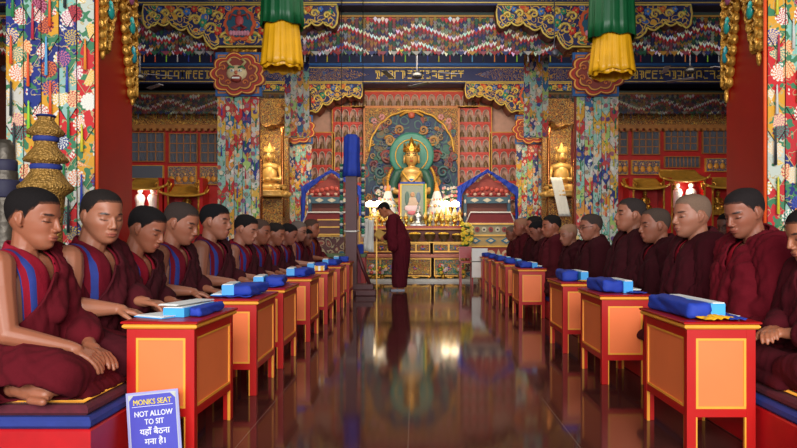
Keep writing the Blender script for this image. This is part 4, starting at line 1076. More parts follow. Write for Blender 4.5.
for p, nm in ((341.5, 'left'), (363, 'right')):
    b = MB(); 
    for kk in range(26):
        c = [(40, 120, 90), (214, 214, 206), (30, 60, 90), (60, 140, 110)][kk % 4]; b.ball((0, 0, 2.05-kk*.045), (.035, .035, .027), 0, c, 8)
    o = b.build('bead_streamer', 'attr'); o.location = (px(p, 10.6), 10.6, 0); tag(o, 'green and white bead streamer hanging %s of the drum post' % nm, 'streamer')
    MB().tube([(0, 0, 2.05), (0, 0, CEIL)], .006, 4).build('cord', 'black', o)
# table with green top, scarves and boxes behind the post
gt = thing('side_table', 'red table with green top behind the drum post', 'table', (px(347, 11.2), 11.25, 0))
MB().box(-.42, .32, -.2, .25, .56, .62, 0, bev=.01).build('green_top', plain('olive_green_cloth', (104, 122, 84), .7), gt)
for (x, y) in ((-.38, -.17), (.28, -.17), (-.38, .21), (.28, .21)): MB().box(x-.03, x+.03, y-.03, y+.03, 0, .56).build('leg', 'darkred', gt)
MB().box(-.36, .26, -.15, .2, .1, .54).build('pink_panel', plain('rose_painted_panel', (150, 60, 76), .6), gt)
for i, (p, z, lab) in enumerate(((366, 1.22, 'white scarf hanging left of its neighbour beside the standing monk'), (371, 1.20, 'white scarf hanging just in front of the standing monk'))):
    scarf(lab, [(px(p, 11.5), 11.55, z-.07*k_) for k_ in range(9)], .09, folds=1)
rk = thing('scarf_rack', 'slim rack holding white scarves beside the monk', 'rack', (px(368, 11.6), 11.62, 0))
MB().box(-.16, .16, -.02, .02, 1.24, 1.27).build('rail', 'goldpaint', rk)
for s in (-1, 1): MB().box(s*.15-.012, s*.15+.012, -.012, .012, 0, 1.24).build('upright', 'goldpaint', rk)
o = MB().box(-.06, .06, -.05, .05, 0, .16, bev=.006).build('blue_box', 'blue'); o.location = (px(360, 11.2), 11.2, .621); tag(o, 'small blue box on the green-topped table', 'box')

# ---------------------------------------------------------------- tall horns behind the front left monk
def horn(x, y, label, prof, bands, mat='gold', bm='blueband'):
    t = thing('ceremonial_horn', label, 'horn', (x, y, 0))
    MB().lathe(prof, n=32).build('embossed_tube', mat, t)
    for (z0, z1, r_) in bands: MB().lathe([(r_, z0), (r_+.006, z0+.01), (r_+.006, z1-.01), (r_, z1)], n=28).build('cloth_band', bm, t)
def P_(y, ya): return pz(ya, y)
yh = 4.0; S_ = yh/F
sec = [(.145, pz(187, yh)), (.12, pz(180, yh)), (.085, pz(172, yh)), (.08, pz(163, yh))]
prof = [(.16, 0), (.16, .03), (.10, .08), (.10, .5), (.14, .62), (.09, .70), (.09, 1.0), (.105, pz(196, yh)), (.15, pz(190, yh)), (.155, pz(187, yh)), (.12, pz(181, yh)), (.085, pz(172, yh)),
        (.078, pz(166, yh)), (.078, pz(163, yh)), (.12, pz(162, yh)), (.125, pz(160, yh)), (.10, pz(155, yh)), (.065, pz(147, yh)), (.062, pz(141, yh)), (.062, pz(137, yh)), (.10, pz(135, yh)), (.105, pz(132, yh)), (.07, pz(126, yh)), (.045, pz(120, yh)), (.05, pz(116, yh)), (.05, pz(115, yh))]
horn(px(46, yh), yh, 'tall gilt horn with blue bands standing behind the front left monk', prof, [(pz(170, yh), pz(164.5, yh), .082), (pz(142, yh), pz(136.5, yh), .066), (pz(117.5, yh), pz(115, yh), .05)], gold('embossed_brass', (170, 128, 60), .55, 70, 1.0, .45))
prof2 = [(.10, 0), (.10, .05), (.06, .1), (.065, 1.1), (.075, 1.18), (.07, 1.3), (.055, 1.34), (.055, 1.42), (.045, 1.47), (.03, 1.50)]
horn(px(5, yh), yh, 'dull bronze horn with dark bands at the left edge', prof2, [(pz(198, yh), pz(180, yh), .075), (pz(172, yh), pz(160, yh), .062), (pz(150, yh), pz(144, yh), .04)], 'bronze', plain('dark_cloth_band', (36, 34, 60), .7))

# ---------------------------------------------------------------- seat platforms
SEAT = .29
def platform(nm, x0, x1, y0, y1):
    s = 1 if x0 > 0 else -1
    p = thing('seat_platform', 'long red seat platform with blue edging under the %s row of monks' % nm, 'platform', ((x0+x1)/2, (y0+y1)/2, 0))
    hx, hy = abs(x1-x0)/2, (y1-y0)/2
    MB().box(-hx, hx, -hy, hy, 0, .19, bev=.006).build('red_box', plain('worn_red_paint', (178, 10, 18), .45, var=.15, scale=9) if nm == 'left' else bpy.data.materials['worn_red_paint'], p)
    b = MB(); b.box(-hx+.0, hx-.0, -hy+.0, hy, .191, .235, bev=.012); b.build('blue_mattress', 'blueband', p)
    b = MB(); b.box(-hx+.02, hx-.02, -hy+.02, hy-.02, .236, .275, bev=.012); b.build('maroon_carpet', 'mcarpet', p)
    b = MB(); b.box(-hx+.06, hx-.05, -hy+.05, hy-.05, .276, .288, bev=.004); b.build('patterned_rug', 'carpet', p)
    b = MB(); b.tube([(-hx+.06, -hy+.05, .286), (hx-.05, -hy+.05, .286), (hx-.05, hy-.05, .286), (-hx+.06, hy-.05, .286)], .006, 5, closed=True); b.build('rug_border', 'yellow', p)
    b = MB(); b.tube([(-hx+.09, -hy+.08, .288), (hx-.08, -hy+.08, .288), (hx-.08, hy-.08, .288), (-hx+.09, hy-.08, .288)], .004, 5, closed=True); b.build('rug_stripe', 'red', p)
platform('left', -2.05, -1.225, 2.5, 10.15)
platform('right', 1.46, 2.35, 1.9, 12.4)

# ---------------------------------------------------------------- reading desks
DH, DW, DL = .557, .265, .53
def make_desk():
    t = thing('reading_desk', '', 'desk', (0, 0, 0), 0)
    w_, l_ = DW/2, DL/2
    b = MB(); b.box(-w_-.018, w_+.018, -l_-.018, l_+.018, DH-.012, DH, bev=.004); b.build('top_board', 'darkred', t)
    b = MB(); b.box(-w_-.014, w_+.014, -l_-.014, l_+.014, DH-.032, DH-.012, bev=.007); b.build('yellow_edge', 'yellow', t)
    for sx in (-1, 1):
        for sy in (-1, 1):
            c = MB(); x, y = sx*(w_-.0175), sy*(l_-.0175)
            c.box(x-.0175, x+.0175, y-.0175, y+.0175, 0, DH-.032, 0, bev=.002)
            xa, xb = sorted((x-sx*.0175, x-sx*.0235)); ya, yb = sorted((y+sy*.016, y+sy*.004)); c.box(xa, xb, ya, yb, 0, .149, 1)
            xa, xb = sorted((x+sx*.016, x+sx*.004)); ya, yb = sorted((y-sy*.0175, y-sy*.0235)); c.box(xa, xb, ya, yb, 0, .149, 1)
            c.build('leg', ['red', 'yellow'], t)
    z0, z1 = .15, DH-.032
    for sy in (-1, 1):
        y0, y1 = sorted((sy*(l_-.001), sy*(l_-.02)))
        MB().box(-w_+.035, w_-.035, y0, y1, z0, z0+.035).build('end_bottom_rail', 'red', t); MB().box(-w_+.035, w_-.035, y0, y1, z1-.04, z1).build('end_top_rail', 'red', t)
        yf = sy*(l_-.006); ya, yb = sorted((yf, yf-sy*.012))
        q = MB(); q.box(-w_+.035, w_-.035, ya, yb, z0+.035, z1-.04, 0)
        q.build('end_panel', 'orange', t)
        e = MB(); ya, yb = sorted((sy*(l_-.002), sy*(l_-.014)))
        for (a, b2, c, d) in ((-w_+.035, -w_+.045, z0+.035, z1-.04), (w_-.045, w_-.035, z0+.035, z1-.04), (-w_+.045, w_-.045, z0+.035, z0+.045), (-w_+.045, w_-.045, z1-.05, z1-.04)): e.box(a, b2, ya, yb, c, d)
        e.build('panel_bead', 'yellow', t)
    for sx in (-1, 1):
        x0, x1 = sorted((sx*(w_-.001), sx*(w_-.02)))
        MB().box(x0, x1, -l_+.035, l_-.035, z0, z0+.035).build('side_bottom_rail', 'red', t); MB().box(x0, x1, -l_+.035, l_-.035, z1-.04, z1).build('side_top_rail', 'red', t)
        xf = sx*(w_-.008); xa, xb = sorted((xf, xf-sx*.01))
        MB().box(xa, xb, -l_+.035, l_-.035, z0+.035, z1-.04).build('side_panel', 'orange', t)
        e = MB(); xa, xb = sorted((sx*(w_-.002), sx*(w_-.016)))
        for (a, b2, c, d) in ((-l_+.035, -l_+.047, z0+.035, z1-.04), (l_-.047, l_-.035, z0+.035, z1-.04), (-l_+.047, l_-.047, z0+.035, z0+.045), (-l_+.047, l_-.047, z1-.05, z1-.04)): e.box(xa, xb, a, b2, c, d)
        e.build('panel_bead', 'yellow', t)
    return t
desk0 = make_desk(); first = [True]
ordn = ['nearest', 'second nearest', 'third nearest', 'fourth nearest', 'fifth', 'sixth', 'seventh', 'eighth', 'ninth']
LY = [2.83, 3.82, 4.60, 5.77, 6.91, 8.03, 9.15]
RY = [2.82, 4.11, 5.20, 7.42, 8.55, 9.55, 10.5, 11.5]
LXc = -.934-DW/2; RXc = 1.164+DW/2
for ys, xc, nm, extra in ((LY, LXc, 'left', ['behind the blue sign', 'with a drooping blue cloth', 'between two blue bundles', '', '', '', 'beside the drum post']), (RY, RXc, 'right', ['with the long blue bundle', 'with white pages', 'with a yellow slip', 'after the wide gap', '', '', '', 'by the red chair'])):
    for i, y in enumerate(ys):
        lab = '%s red and orange desk in the %s row %s' % (ordn[i], nm, extra[i])
        o = desk0 if first[0] else dup(desk0); first[0] = False
        o.location = (xc, y+DL/2, 0); o.rotation_euler = (0, 0, math.radians({0: 2.0, 1: -.5}.get(i, 0)*(-1 if nm == 'left' else 0)))
        if nm == 'left' and i == 0: o.scale = (1.1, 1, 1); o.location.x = -.934-DW*.55
        o['label'] = lab.strip(); o['group'] = 'reading desks in two rows'

# things on the desks
def fold_block(name, label, cat, loc, size, rz, mat, seed=0, grp=None, lump=.010, taper=.12):
    """a book or bundle wrapped in cloth: rounded block with sagging folds"""
    P = []; Fc = []; nu, nv = 40, 14; lx, ly, lz = size
    for i in range(nu+1):
        u = i/nu; 
        e = 1 if 0 < i < nu else .0
        f = min(1, .88+3*min(u, 1-u)) if e else .6
        for j in range(nv*2):
            a = 2*PI*j/(nv*2); ca, sa = math.cos(a), math.sin(a)
            k = (abs(ca)**7+abs(sa)**7)**(-1/7)
            d = lump*(.5*math.sin(u*5+seed+2*a)+.3*math.sin(u*13+a*5+seed)-.9*max(0, math.sin(u*9+a*2+seed*2))**6)
            X = (ca*k*lx/2+d*ca)*f; Z = (sa*k*lz/2*(1-taper*abs(u-.5))+d*sa*.7)*f
            P.append((X, (u-.5)*ly, max(Z+lz/2, 0)))
    m = nv*2
    for i in range(nu):
        for j in range(m): a = i*m+j; b = i*m+(j+1) % m; Fc.append((a, b, b+m, a+m))
    Fc.append(tuple(range(m))[::-1]); Fc.append(tuple(range(nu*m, nu*m+m)))
    o = MB().add(P, Fc, 0, (255, 255, 255), True).build(name, mat); o.location = loc; o.rotation_euler = (0, 0, rz)
    return tag(o, label, cat, grp)
def loose_cloth(label, loc, sx, sy, rz, mat, seed=0, h=.012, grp=None, name='folded_cloth'):
    P = []; Fc = []; n = 16
    for i in range(n+1):
        for j in range(n+1):
            u, v = i/n-.5, j/n-.5; r_ = 1+.08*math.sin(7*math.atan2(v, u)+seed)
            z = h*(.5+.5*math.sin(u*19+v*6+seed))*(1-max(abs(u), abs(v))*1.2)+.005
            P.append((u*sx*r_, v*sy*r_, max(z, .004)))
    for i in range(n):
        for j in range(n): a = i*(n+1)+j; Fc.append((a, a+n+1, a+n+2, a+1))
    o = MB().add(P, Fc, 0, (255, 255, 255), True).build(name, mat); md = o.modifiers.new('t', 'SOLIDIFY'); md.thickness = .003; md.offset = 1
    o.location = loc; o.rotation_euler = (0, 0, rz); return tag(o, label, 'cloth', grp)
def scripture(label, loc, size, rz, tilt=0, grp=None):
    """stack of loose-leaf pages between light blue covers"""
    t = thing('loose_leaf_scripture', label, 'book', loc, rz, grp); lx, ly, lz = size
    R = Matrix.Rotation(tilt, 4, 'X')
    MB().box(-lx/2, lx/2, -ly/2, ly/2, 0, lz*.94, bev=.002, mat=R).build('light_blue_wrapping', 'sky', t)
    MB().box(-lx/2+.006, lx/2-.006, -ly/2-.004, ly/2+.004, lz*.94, lz, mat=R).build('page_stack', 'paper', t)
    return t
def pages(label, loc, sx, sy, rz, tilt=0, edge=True, grp=None):
    t = thing('open_pages', label, 'pages', loc, rz, grp); R = Matrix.Rotation(tilt, 4, 'Y')
    for i in range(3): MB().box(-sx/2+.004*i, sx/2+.004*i, -sy/2+.003*i, sy/2-.002*i, .004+.0022*i, .0055+.0022*i, mat=R).build('page', 'paper', t)
    if edge: MB().box(-sx/2-.004, sx/2+.004, -sy/2-.004, sy/2+.004, 0, .004, mat=R).build('blue_backing', 'sky', t)
    return t
T = DH+.001
# nearest left desk
yD = LY[0]
pages('white pages fanned towards the monk on the nearest left desk', (-1.13, yD+.20, T), .17, .22, -.5, 0)
scripture('light blue covered scripture tilted on the nearest left desk', (-1.055, yD+.27, T), (.10, .30, .045), -.15)
pages('white page lying across the light blue scripture on the nearest left desk', (-1.07, yD+.27, T+.047), .10, .28, -.3, 0, False)
fold_block('cloth_roll', 'crumpled violet-blue cloth roll along the aisle edge of the nearest left desk', 'cloth', (-.972, yD+.27, T), (.05, .30, .045), -.08, 'blue', 2, lump=.006)
# the other left desks
for i, y in enumerate(LY[1:], 1):
    w1 = ordn[i]
    loose_cloth('blue cloth spread under the book on the %s left desk' % w1, (LXc-.01, y+.25, T), .22, .40, 0, 'blue', i)
    fold_block('wrapped_bundle', 'royal blue cloth heaped over the book on the %s left desk' % w1, 'bundle', (LXc+.045, y+.26, T+.006), (.13, .34, .068), .12*(-1)**i, 'blue', i*1.7, lump=.009)
    scripture('light blue scripture beside the blue heap on the %s left desk' % w1, (LXc-.055, y+.20+.02*(i % 2), T+.012), (.07, .26, .066), .1)
    if i in (1, 2, 4): pages('white pages on the monk side of the %s left desk' % w1, (LXc-.118, y+.22, T+.011), .07, .24, .1)
t_ = MB().box(-.045, .045, -.03, .03, 0, .05, 0, bev=.004).box(-.05, -.045, -.032, .032, 0, .055, 1).box(.045, .05, -.032, .032, 0, .055, 1).box(-.012, .012, -.032, -.03, 0, .05, 1)
o = t_.build('yellow_box', ['ysilk', 'paper']); o.location = (LXc+.06, LY[4]-.0+.03, T); tag(o, 'small yellow and white box on the fifth left desk', 'box')
# right desks
yD = RY[0]
fold_block('wrapped_bundle', 'long royal blue bundle along the aisle edge of the nearest right desk', 'bundle', (1.222, yD+.285, T), (.105, .47, .075), .04, 'blue', 1.1, lump=.006)
scripture('light blue scripture under the long blue bundle on the nearest right desk', (1.305, yD+.285, T+.004), (.065, .42, .068), .06)
pages('white pages beside the yellow cloth on the nearest right desk', (1.37, yD+.25, T), .09, .3, .05, 0, False)
loose_cloth('yellow folded cloth with orange trim on the nearest right desk', (1.285, yD+.045, T), .13, .09, .4, 'ysilk', 2, .02)
loose_cloth('flat blue cloth on the monk side of the nearest right desk', (1.372, yD+.12, T), .08, .24, 0, 'blue', 3)
for i, y in enumerate(RY[1:], 1):
    w1 = ordn[i]
    fold_block('wrapped_bundle', 'royal blue cloth bundle drooping on the %s right desk' % w1, 'bundle', (RXc-.055, y+.27, T), (.13, .36, .085 if i < 3 else .07), -.06*(-1)**i, 'blue', i*2.3, lump=.009)
    scripture('light blue scripture against the bundle on the %s right desk' % w1, (RXc+.045, y+.25, T), (.06, .30, .08 if i < 3 else .062), .03)
    loose_cloth('blue cloth under the pages on the %s right desk' % w1, (RXc+.09, y+.16, T), .10, .26, 0, 'blue', i+.5, .008)
    if i in (1, 3, 5): pages('white pages on the monk side of the %s right desk' % w1, (RXc+.10, y+.22, T+.013), .06, .22, 0, 0, False)
loose_cloth('yellow slip of cloth at the end of the third nearest right desk', (RXc+.05, RY[2]+.06, T), .10, .07, .2, 'ysilk', 5, .01)

# ---------------------------------------------------------------- the notice
sg = thing('notice_board', 'blue laminated notice MONKS SEAT NOT ALLOW TO SIT leaning on the nearest left desk', 'sign', (-1.070, 2.735, .0))
sg.rotation_euler = (math.radians(-6), math.radians(-6.0), 0)
SW, SH = .218, .278
MB().box(-SW/2, SW/2, -.003, .003, 0, SH).build('silver_backing', plain('pale_lilac_card', (150, 150, 196), .35), sg)
MB().box(-SW/2+.009, SW/2-.009, -.0042, -.003, .009, SH-.009).build('silver_border', plain('silver_grey_print', (176, 178, 186), .35), sg)
b = MB(); b.box(-SW/2+.013, SW/2-.013, -.0052, -.0042, .013, SH-.013)
b.build('blue_field', plain('blue_print', (74, 74, 176), .3, var=.05), sg)
b = MB()
silver_ = plain('silver_corner_print', (176, 178, 170), .35)
for s in (-1, 1): MB().prism([(s*(SW/2-.011), SH-.011), (s*(SW/2-.034), SH-.011), (s*(SW/2-.011), SH-.036)], -.0058, -.0050).build('corner_ornament', silver_, sg)
rot = (PI/2, 0, 0)
M['signyellow'] = plain('yellow_print', (246, 222, 70), .5, var=0); M['signwhite'] = plain('white_print', (246, 246, 250), .5, var=0)
def sign_text(name, body, size, mat, x, z, sx=1):
    import bmesh
    o = text(name, body, size, mat, (x, -.0062, z), rot, sg, sx=sx)
    bm = bmesh.new(); bm.from_mesh(o.data); g = bm.verts[:]+bm.edges[:]+bm.faces[:]      # a heavier weight: the letter shapes laid twice, a hair apart
    for dx, dy in ((.0012, 0), (.0006, .0006)):
        r_ = bmesh.ops.duplicate(bm, geom=g); bmesh.ops.translate(bm, verts=[v for v in r_['geom'] if isinstance(v, bmesh.types.BMVert)], vec=(dx, dy, .0001))
    bm.to_mesh(o.data); bm.free()
sign_text('heading_text', 'MONKS SEAT', .031, 'signyellow', 0, .226, .86)
MB().box(-.085, .085, -.0058, -.0052, .218, .2195).build('heading_underline', 'signwhite', sg)
sign_text('notice_text', 'NOT ALLOW', .031, 'signwhite', .002, .178, .86)
sign_text('notice_text', 'TO SIT', .031, 'signwhite', .004, .145, .86)
sign_text('hindi_text', 'यहाँ बैठना', .034, 'signwhite', .004, .104)
sign_text('hindi_text', 'मना है।', .034, 'signwhite', .004, .064)

# ---------------------------------------------------------------- monks
def sph(c, r, R=None, n=14):
    c = np.array(c, float); r = np.array((r, r, r) if isinstance(r, (int, float)) else r, float); k = n//2+1
    V = []; Fc = []
    for i in range(k+1):
        t = PI*i/k
        for j in range(n): a = 2*PI*j/n; V.append((math.sin(t)*math.cos(a), math.sin(t)*math.sin(a), math.cos(t)))
    V = np.array(V)*r
    if R is not None: V = V @ np.array(R.to_3x3()).T
    V = V+c
    for i in range(k):
        for j in range(n): a = i*n+j; b = i*n+(j+1) % n; Fc.append((a, a+n, b+n, b))
    return V, Fc
def cap(p0, r0, p1, r1, n=12):
    p0, p1 = Vector(p0), Vector(p1); d = p1-p0; L = max(d.length, 1e-5); Q = d.to_track_quat('Z', 'Y').to_matrix()
    V = []; Fc = []; prof = []
    for i in range(5): t = PI/2*i/4; prof.append((max(1e-5, r0*math.sin(t)), -r0*math.cos(t)))
    for i in range(5): t = PI/2*i/4; prof.append((max(1e-5, r1*math.cos(t)), L+r1*math.sin(t)))
    for r, z in prof:
        for j in range(n): a = 2*PI*j/n; V.append(p0+Q @ Vector((r*math.cos(a), r*math.sin(a), z)))
    for i in range(len(prof)-1):
        for j in range(n): a = i*n+j; b = i*n+(j+1) % n; Fc.append((a, b, b+n, a+n))
    Fc.append(tuple(range(n))[::-1]); m = (len(prof)-1)*n; Fc.append(tuple(range(m, m+n)))
    return np.array([tuple(v) for v in V]), Fc
def chain(pts, rs): return [cap(pts[i], rs[i], pts[i+1], rs[i+1]) for i in range(len(pts)-1)]
def vox(prims, size, smooth=2, name='m'):
    V = []; Fc = []; b = 0
    for v, f in prims:
        V.append(v); Fc += [tuple(b+i for i in q) for q in f]; b += len(v)
    me = bpy.data.meshes.new(name); me.from_pydata(np.concatenate(V).tolist(), [], Fc)
    o = bpy.data.objects.new(name, me); COL.objects.link(o)
    r = o.modifiers.new('r', 'REMESH'); r.mode = 'VOXEL'; r.voxel_size = size; r.use_smooth_shade = True
    if smooth: s = o.modifiers.new('s', 'SMOOTH'); s.iterations = smooth; s.factor = .5
    dg = bpy.context.evaluated_depsgraph_get(); out = bpy.data.meshes.new_from_object(o.evaluated_get(dg))
    bpy.data.objects.remove(o); bpy.data.meshes.remove(me); out.name = name
    return out
def getv(me):
    a = np.empty(len(me.vertices)*3, np.float32); me.vertices.foreach_get('co', a); return a.reshape(-1, 3).astype(float)
def setv(me, a): me.vertices.foreach_set('co', a.astype(np.float32).ravel()); me.update()
def nrm(me):
    a = np.empty(len(me.vertices)*3, np.float32); me.vertices.foreach_get('normal', a); return a.reshape(-1, 3).astype(float)
def paint(me, cols):
    at = me.color_attributes.new('col', 'FLOAT_COLOR', 'POINT')
    c = np.concatenate([cols, np.ones((len(cols), 1))], 1); at.data.foreach_set('color', c.astype(np.float32).ravel())
def L3(c): return np.array(lin(c))
def sub_mesh(me, keep, name):
    """faces whose vertices satisfy keep; smooth boundary by moving nothing"""
    import bmesh
    bm = bmesh.new(); bm.from_mesh(me); bm.verts.ensure_lookup_table()
    k = keep.tolist()
    bmesh.ops.delete(bm, geom=[v for v in bm.verts if not k[v.index]], context='VERTS')
    relax(bm, 5)
    o = bpy.data.meshes.new(name); bm.to_mesh(o); bm.free(); return o
def relax(bm, it, keep=None):
    """smooths the open borders of a cloth or hair shell along themselves"""
    nb = {}
    for e in bm.edges:
        if e.is_boundary:
            a, b = e.verts; nb.setdefault(a, []).append(b); nb.setdefault(b, []).append(a)
    for _ in range(it):
        new = {v: (v.co*2+ns[0].co+ns[1].co)/4 for v, ns in nb.items() if len(ns) == 2}
        for v, c in new.items(): v.co = c
def cut(me, name, planes=(), drop=None, keepf=None):
    """bisect along planes (point, normal, clear) for clean edges, then drop faces by centre"""
    import bmesh
    bm = bmesh.new(); bm.from_mesh(me)
    for co, no, clear in planes:
        g = bm.verts[:]+bm.edges[:]+bm.faces[:]
        bmesh.ops.bisect_plane(bm, geom=g, dist=1e-5, plane_co=co, plane_no=no, clear_outer=clear)
    if drop is not None:
        cs = np.array([tuple(f.calc_center_median()) for f in bm.faces]) if bm.faces else np.zeros((0, 3))
        if len(cs):
            d = drop(cs).tolist(); bmesh.ops.delete(bm, geom=[f for f, q in zip(bm.faces[:], d) if q], context='FACES')
            relax(bm, 8)
    o = bpy.data.meshes.new(name); bm.to_mesh(o); bm.free(); return o
def child(me, name, mats, root, solid=0, off=1):
    me.materials.clear()
    for m in (mats if isinstance(mats, list) else [mats]): me.materials.append(M[m])
    me.polygons.foreach_set('use_smooth', [True]*len(me.polygons)); me.name = name
    o = bpy.data.objects.new(name, me); COL.objects.link(o); o.parent = root
    if solid: md = o.modifiers.new('t', 'SOLIDIFY'); md.thickness = solid; md.offset = off
    return o
SKIN = (172, 106, 82)
def dusk(c): return tuple(int(v*f) for v, f in zip(c, (.88, .86, .89)))
RINGS = [(.117, .012, -.03, .018), (.108, .045, -.068, .043), (.092, .066, -.092, .061), (.068, .080, -.106, .072), (.042, .087, -.111, .0765), (.015, .088, -.108, .0755), (-.008, .086, -.100, .0730), (-.030, .085, -.088, .0690),
         (-.050, .085, -.070, .0630), (-.068, .085, -.048, .0560), (-.084, .085, -.028, .0470), (-.098, .083, -.008, .0365), (-.110, .073, .010, .024), (-.116, .055, .022, .012)]
def head_base(HP, fat):
    R = np.array(RINGS)[::-1]; zz = np.linspace(-.116, .117, 40); xf = np.interp(zz, R[:, 0], R[:, 1]); xb = np.interp(zz, R[:, 0], R[:, 2]); w = np.interp(zz, R[:, 0], R[:, 3])
    for _ in range(2):
        for a in (xf, xb, w): a[1:-1] = (a[:-2]+2*a[1:-1]+a[2:])/4
    n = 56; t = np.linspace(0, 2*PI, n, endpoint=False); V = []
    for z, f, b, ww in zip(zz, xf, xb, w):
        f1 = 1+(fat-1)*np.clip((.03-z)/.05, 0, 1); ww = ww*f1
        mid = (f+b)/2; hd = (f-b)/2; c, s_ = np.cos(t), np.sin(t); e = np.where(c > 0, 2/2.08, 2/2.35)
        x = mid+hd*np.sign(c)*np.abs(c)**e; y = ww*np.sign(s_)*np.abs(s_)**e
        V.append(np.stack([x, y, np.full(n, z)], 1))
    V = np.concatenate(V); x, y, z = V.T; ay = np.abs(y); fr = np.clip((x-.03)/.03, 0, 1)
    G = lambda cy, cz, sy, sz: np.exp(-((ay-cy)/sy)**2-((z-cz)/sz)**2)
    V[:, 0] += fr*(-.010*G(.034, .004, .017, .012)+.004*G(.026, .026, .025, .008)+.0045*G(.040, -.024, .018, .020)*fat+.006*G(0, -.060, .022, .016)-.003*G(.0, -.080, .02, .006)+.004*G(0, -.096, .014, .012)-.004*G(.05, .03, .012, .02))
    V[:, 1] += np.sign(y)*(.002*G(.070, -.015, .02, .02)-.003*np.exp(-((x-.055)/.02)**2-((z-.03)/.02)**2)-.003*np.exp(-((x-.05)/.025)**2-((z+.055)/.016)**2)*(2-fat))
    H = np.array(HP); V = V @ H[:3, :3].T+H[:3, 3]; Fc = []
    for i in range(39):
        for j in range(n): a = i*n+j; b = i*n+(j+1) % n; Fc.append((a, b, b+n, a+n))
    Fc.append(tuple(range(n))[::-1]); Fc.append(tuple(range(39*n, 40*n))); return V, Fc
def head_prims(hp, fat=1.0, long_=1.0):
    e = lambda c, r, R=None: ('s', c, r, R)
    P = []
    for s in (-1, 1):
        P += [e((.0675, s*.0335, .002), (.0115, .0160, .0100)),
              e((-.010, s*.0795, -.004), (.017, .0065, .029), Matrix.Rotation(s*.42, 3, 'Z')), e((-.006, s*.0745, -.028), (.009, .007, .010)), e((-.004, s*.072, -.004), (.010, .010, .018)),
              e((.0945, s*.0145, -.034), (.0100, .0085, .0078)), ('c', (-.016, s*.0835, .018), .0035, (-.004, s*.0815, .020), .0035), ('c', (-.026, s*.0850, -.002), .0038, (-.016, s*.0845, .018), .0038), ('c', (-.026, s*.0850, -.002), .0036, (-.012, s*.0800, -.026), .0042), ('c', (.0815, s*.014, .0215), .0075, (.062, s*.048, .020), .008)]
    P += [('c', (.083, 0, .012), .0085, (.0985, 0, -.022), .0100), e((.1015, 0, -.0285), (.0105, .0105, .0095)), e((.088, 0, -.044), (.008, .009, .008)),
          e((.0885, 0, -.0570), (.0095, .0255, .0064)), e((.0870, 0, -.0690), (.0095, .0215, .0072))]
    out = [head_base(hp, fat)]
    R3 = hp.to_3x3(); sc = hp.to_scale()[0]
    for q in P:
        if q[0] == 's':
            Rr = R3.normalized() @ (q[3] if q[3] is not None else Matrix.Identity(3)); out.append(sph(hp @ Vector(q[1]), tuple(v*sc for v in q[2]), Rr))
        else: out.append(cap(hp @ Vector(q[1]), q[2]*sc, hp @ Vector(q[3]), q[4]*sc))
    return out
def hand_prims(w, d, up, side, curl=.6, S=1.0, spread=.10):
    """w wrist, d direction of the fingers, up = back of the hand, side = +1 thumb towards d x up"""
    d = Vector(d).normalized(); up = Vector(up); up = (up-d*up.dot(d)).normalized(); t = d.cross(up)*side; w = Vector(w)
    out = [cap(w-d*.02*S, .023*S, w+d*.02*S, .024*S)]
    for k in (-1, -.33, .33, 1): out.append(cap(w+t*k*.014*S+d*.01*S, .013*S, w+t*k*.026*S+d*.075*S, .0125*S))
    Ls = {1: .066, .33: .076, -.33: .071, -1: .056}
    for k, L in Ls.items():
        p = w+t*k*.028*S+d*.078*S; dd = (d+t*k*spread).normalized(); r = .0098*S
        for j, f in enumerate((.45, .32, .26)):
            a = curl*(.5+j*.55); v = (dd*math.cos(a)-up*math.sin(a)).normalized(); q = p+v*L*f*S; out.append(cap(p, r, q, r*.92, 10)); p = q; r *= .92
    p = w+t*.022*S+d*.02*S-up*.006*S; a = (d*.62+t*.75-up*.15).normalized(); q = p+a*.042*S; out.append(cap(p, .014*S, q, .0115*S, 10))
    a2 = (d*.9+t*.3-up*.3).normalized(); out.append(cap(q, .0112*S, q+a2*.032*S, .009*S, 10)); return out
def foot_prims(a, d, up, S=1.0):
    d = Vector(d).normalized(); up = Vector(up); up = (up-d*up.dot(d)).normalized(); t = d.cross(up); a = Vector(a)
    out = [cap(a, .036*S, a+d*.06*S-up*.01*S, .036*S), cap(a+d*.05*S, .034*S, a+d*.13*S-up*.012*S, .028*S), cap(a-d*.03*S-up*.01*S, .033*S, a, .034*S)]
    for k in range(5):
        o = (k-2)*.019; L = [.032, .03, .028, .026, .040][k]; r = [.0095, .0095, .010, .0105, .015][k]
        b = a+d*(.135-.008*abs(k-3))*S+t*o*S-up*.014*S; out.append(cap(b-d*.03*S, r*S*1.1, b+d*L*S*.7, r*S, 10))
    return out

def fold(me, dirs, seed, amp=.008, zmin=None):
    co = getv(me); n = nrm(me); d = 0
    for (v, f, a) in dirs:
        v = np.array(v)/np.linalg.norm(v)
        u = co @ v+.025*np.sin(co[:, 0]*11+seed)+.02*np.sin(co[:, 1]*13+co[:, 2]*9+seed*2)
        s = np.sin(u*f+seed); d = d+a*(1-np.abs(s))*(.55+.45*np.sin(co[:, 0]*8+co[:, 2]*6+seed*3))
    co = co+n*(d*amp/.008)[:, None]
    if zmin is not None: co[:, 2] = np.maximum(co[:, 2], zmin)
    setv(me, co)

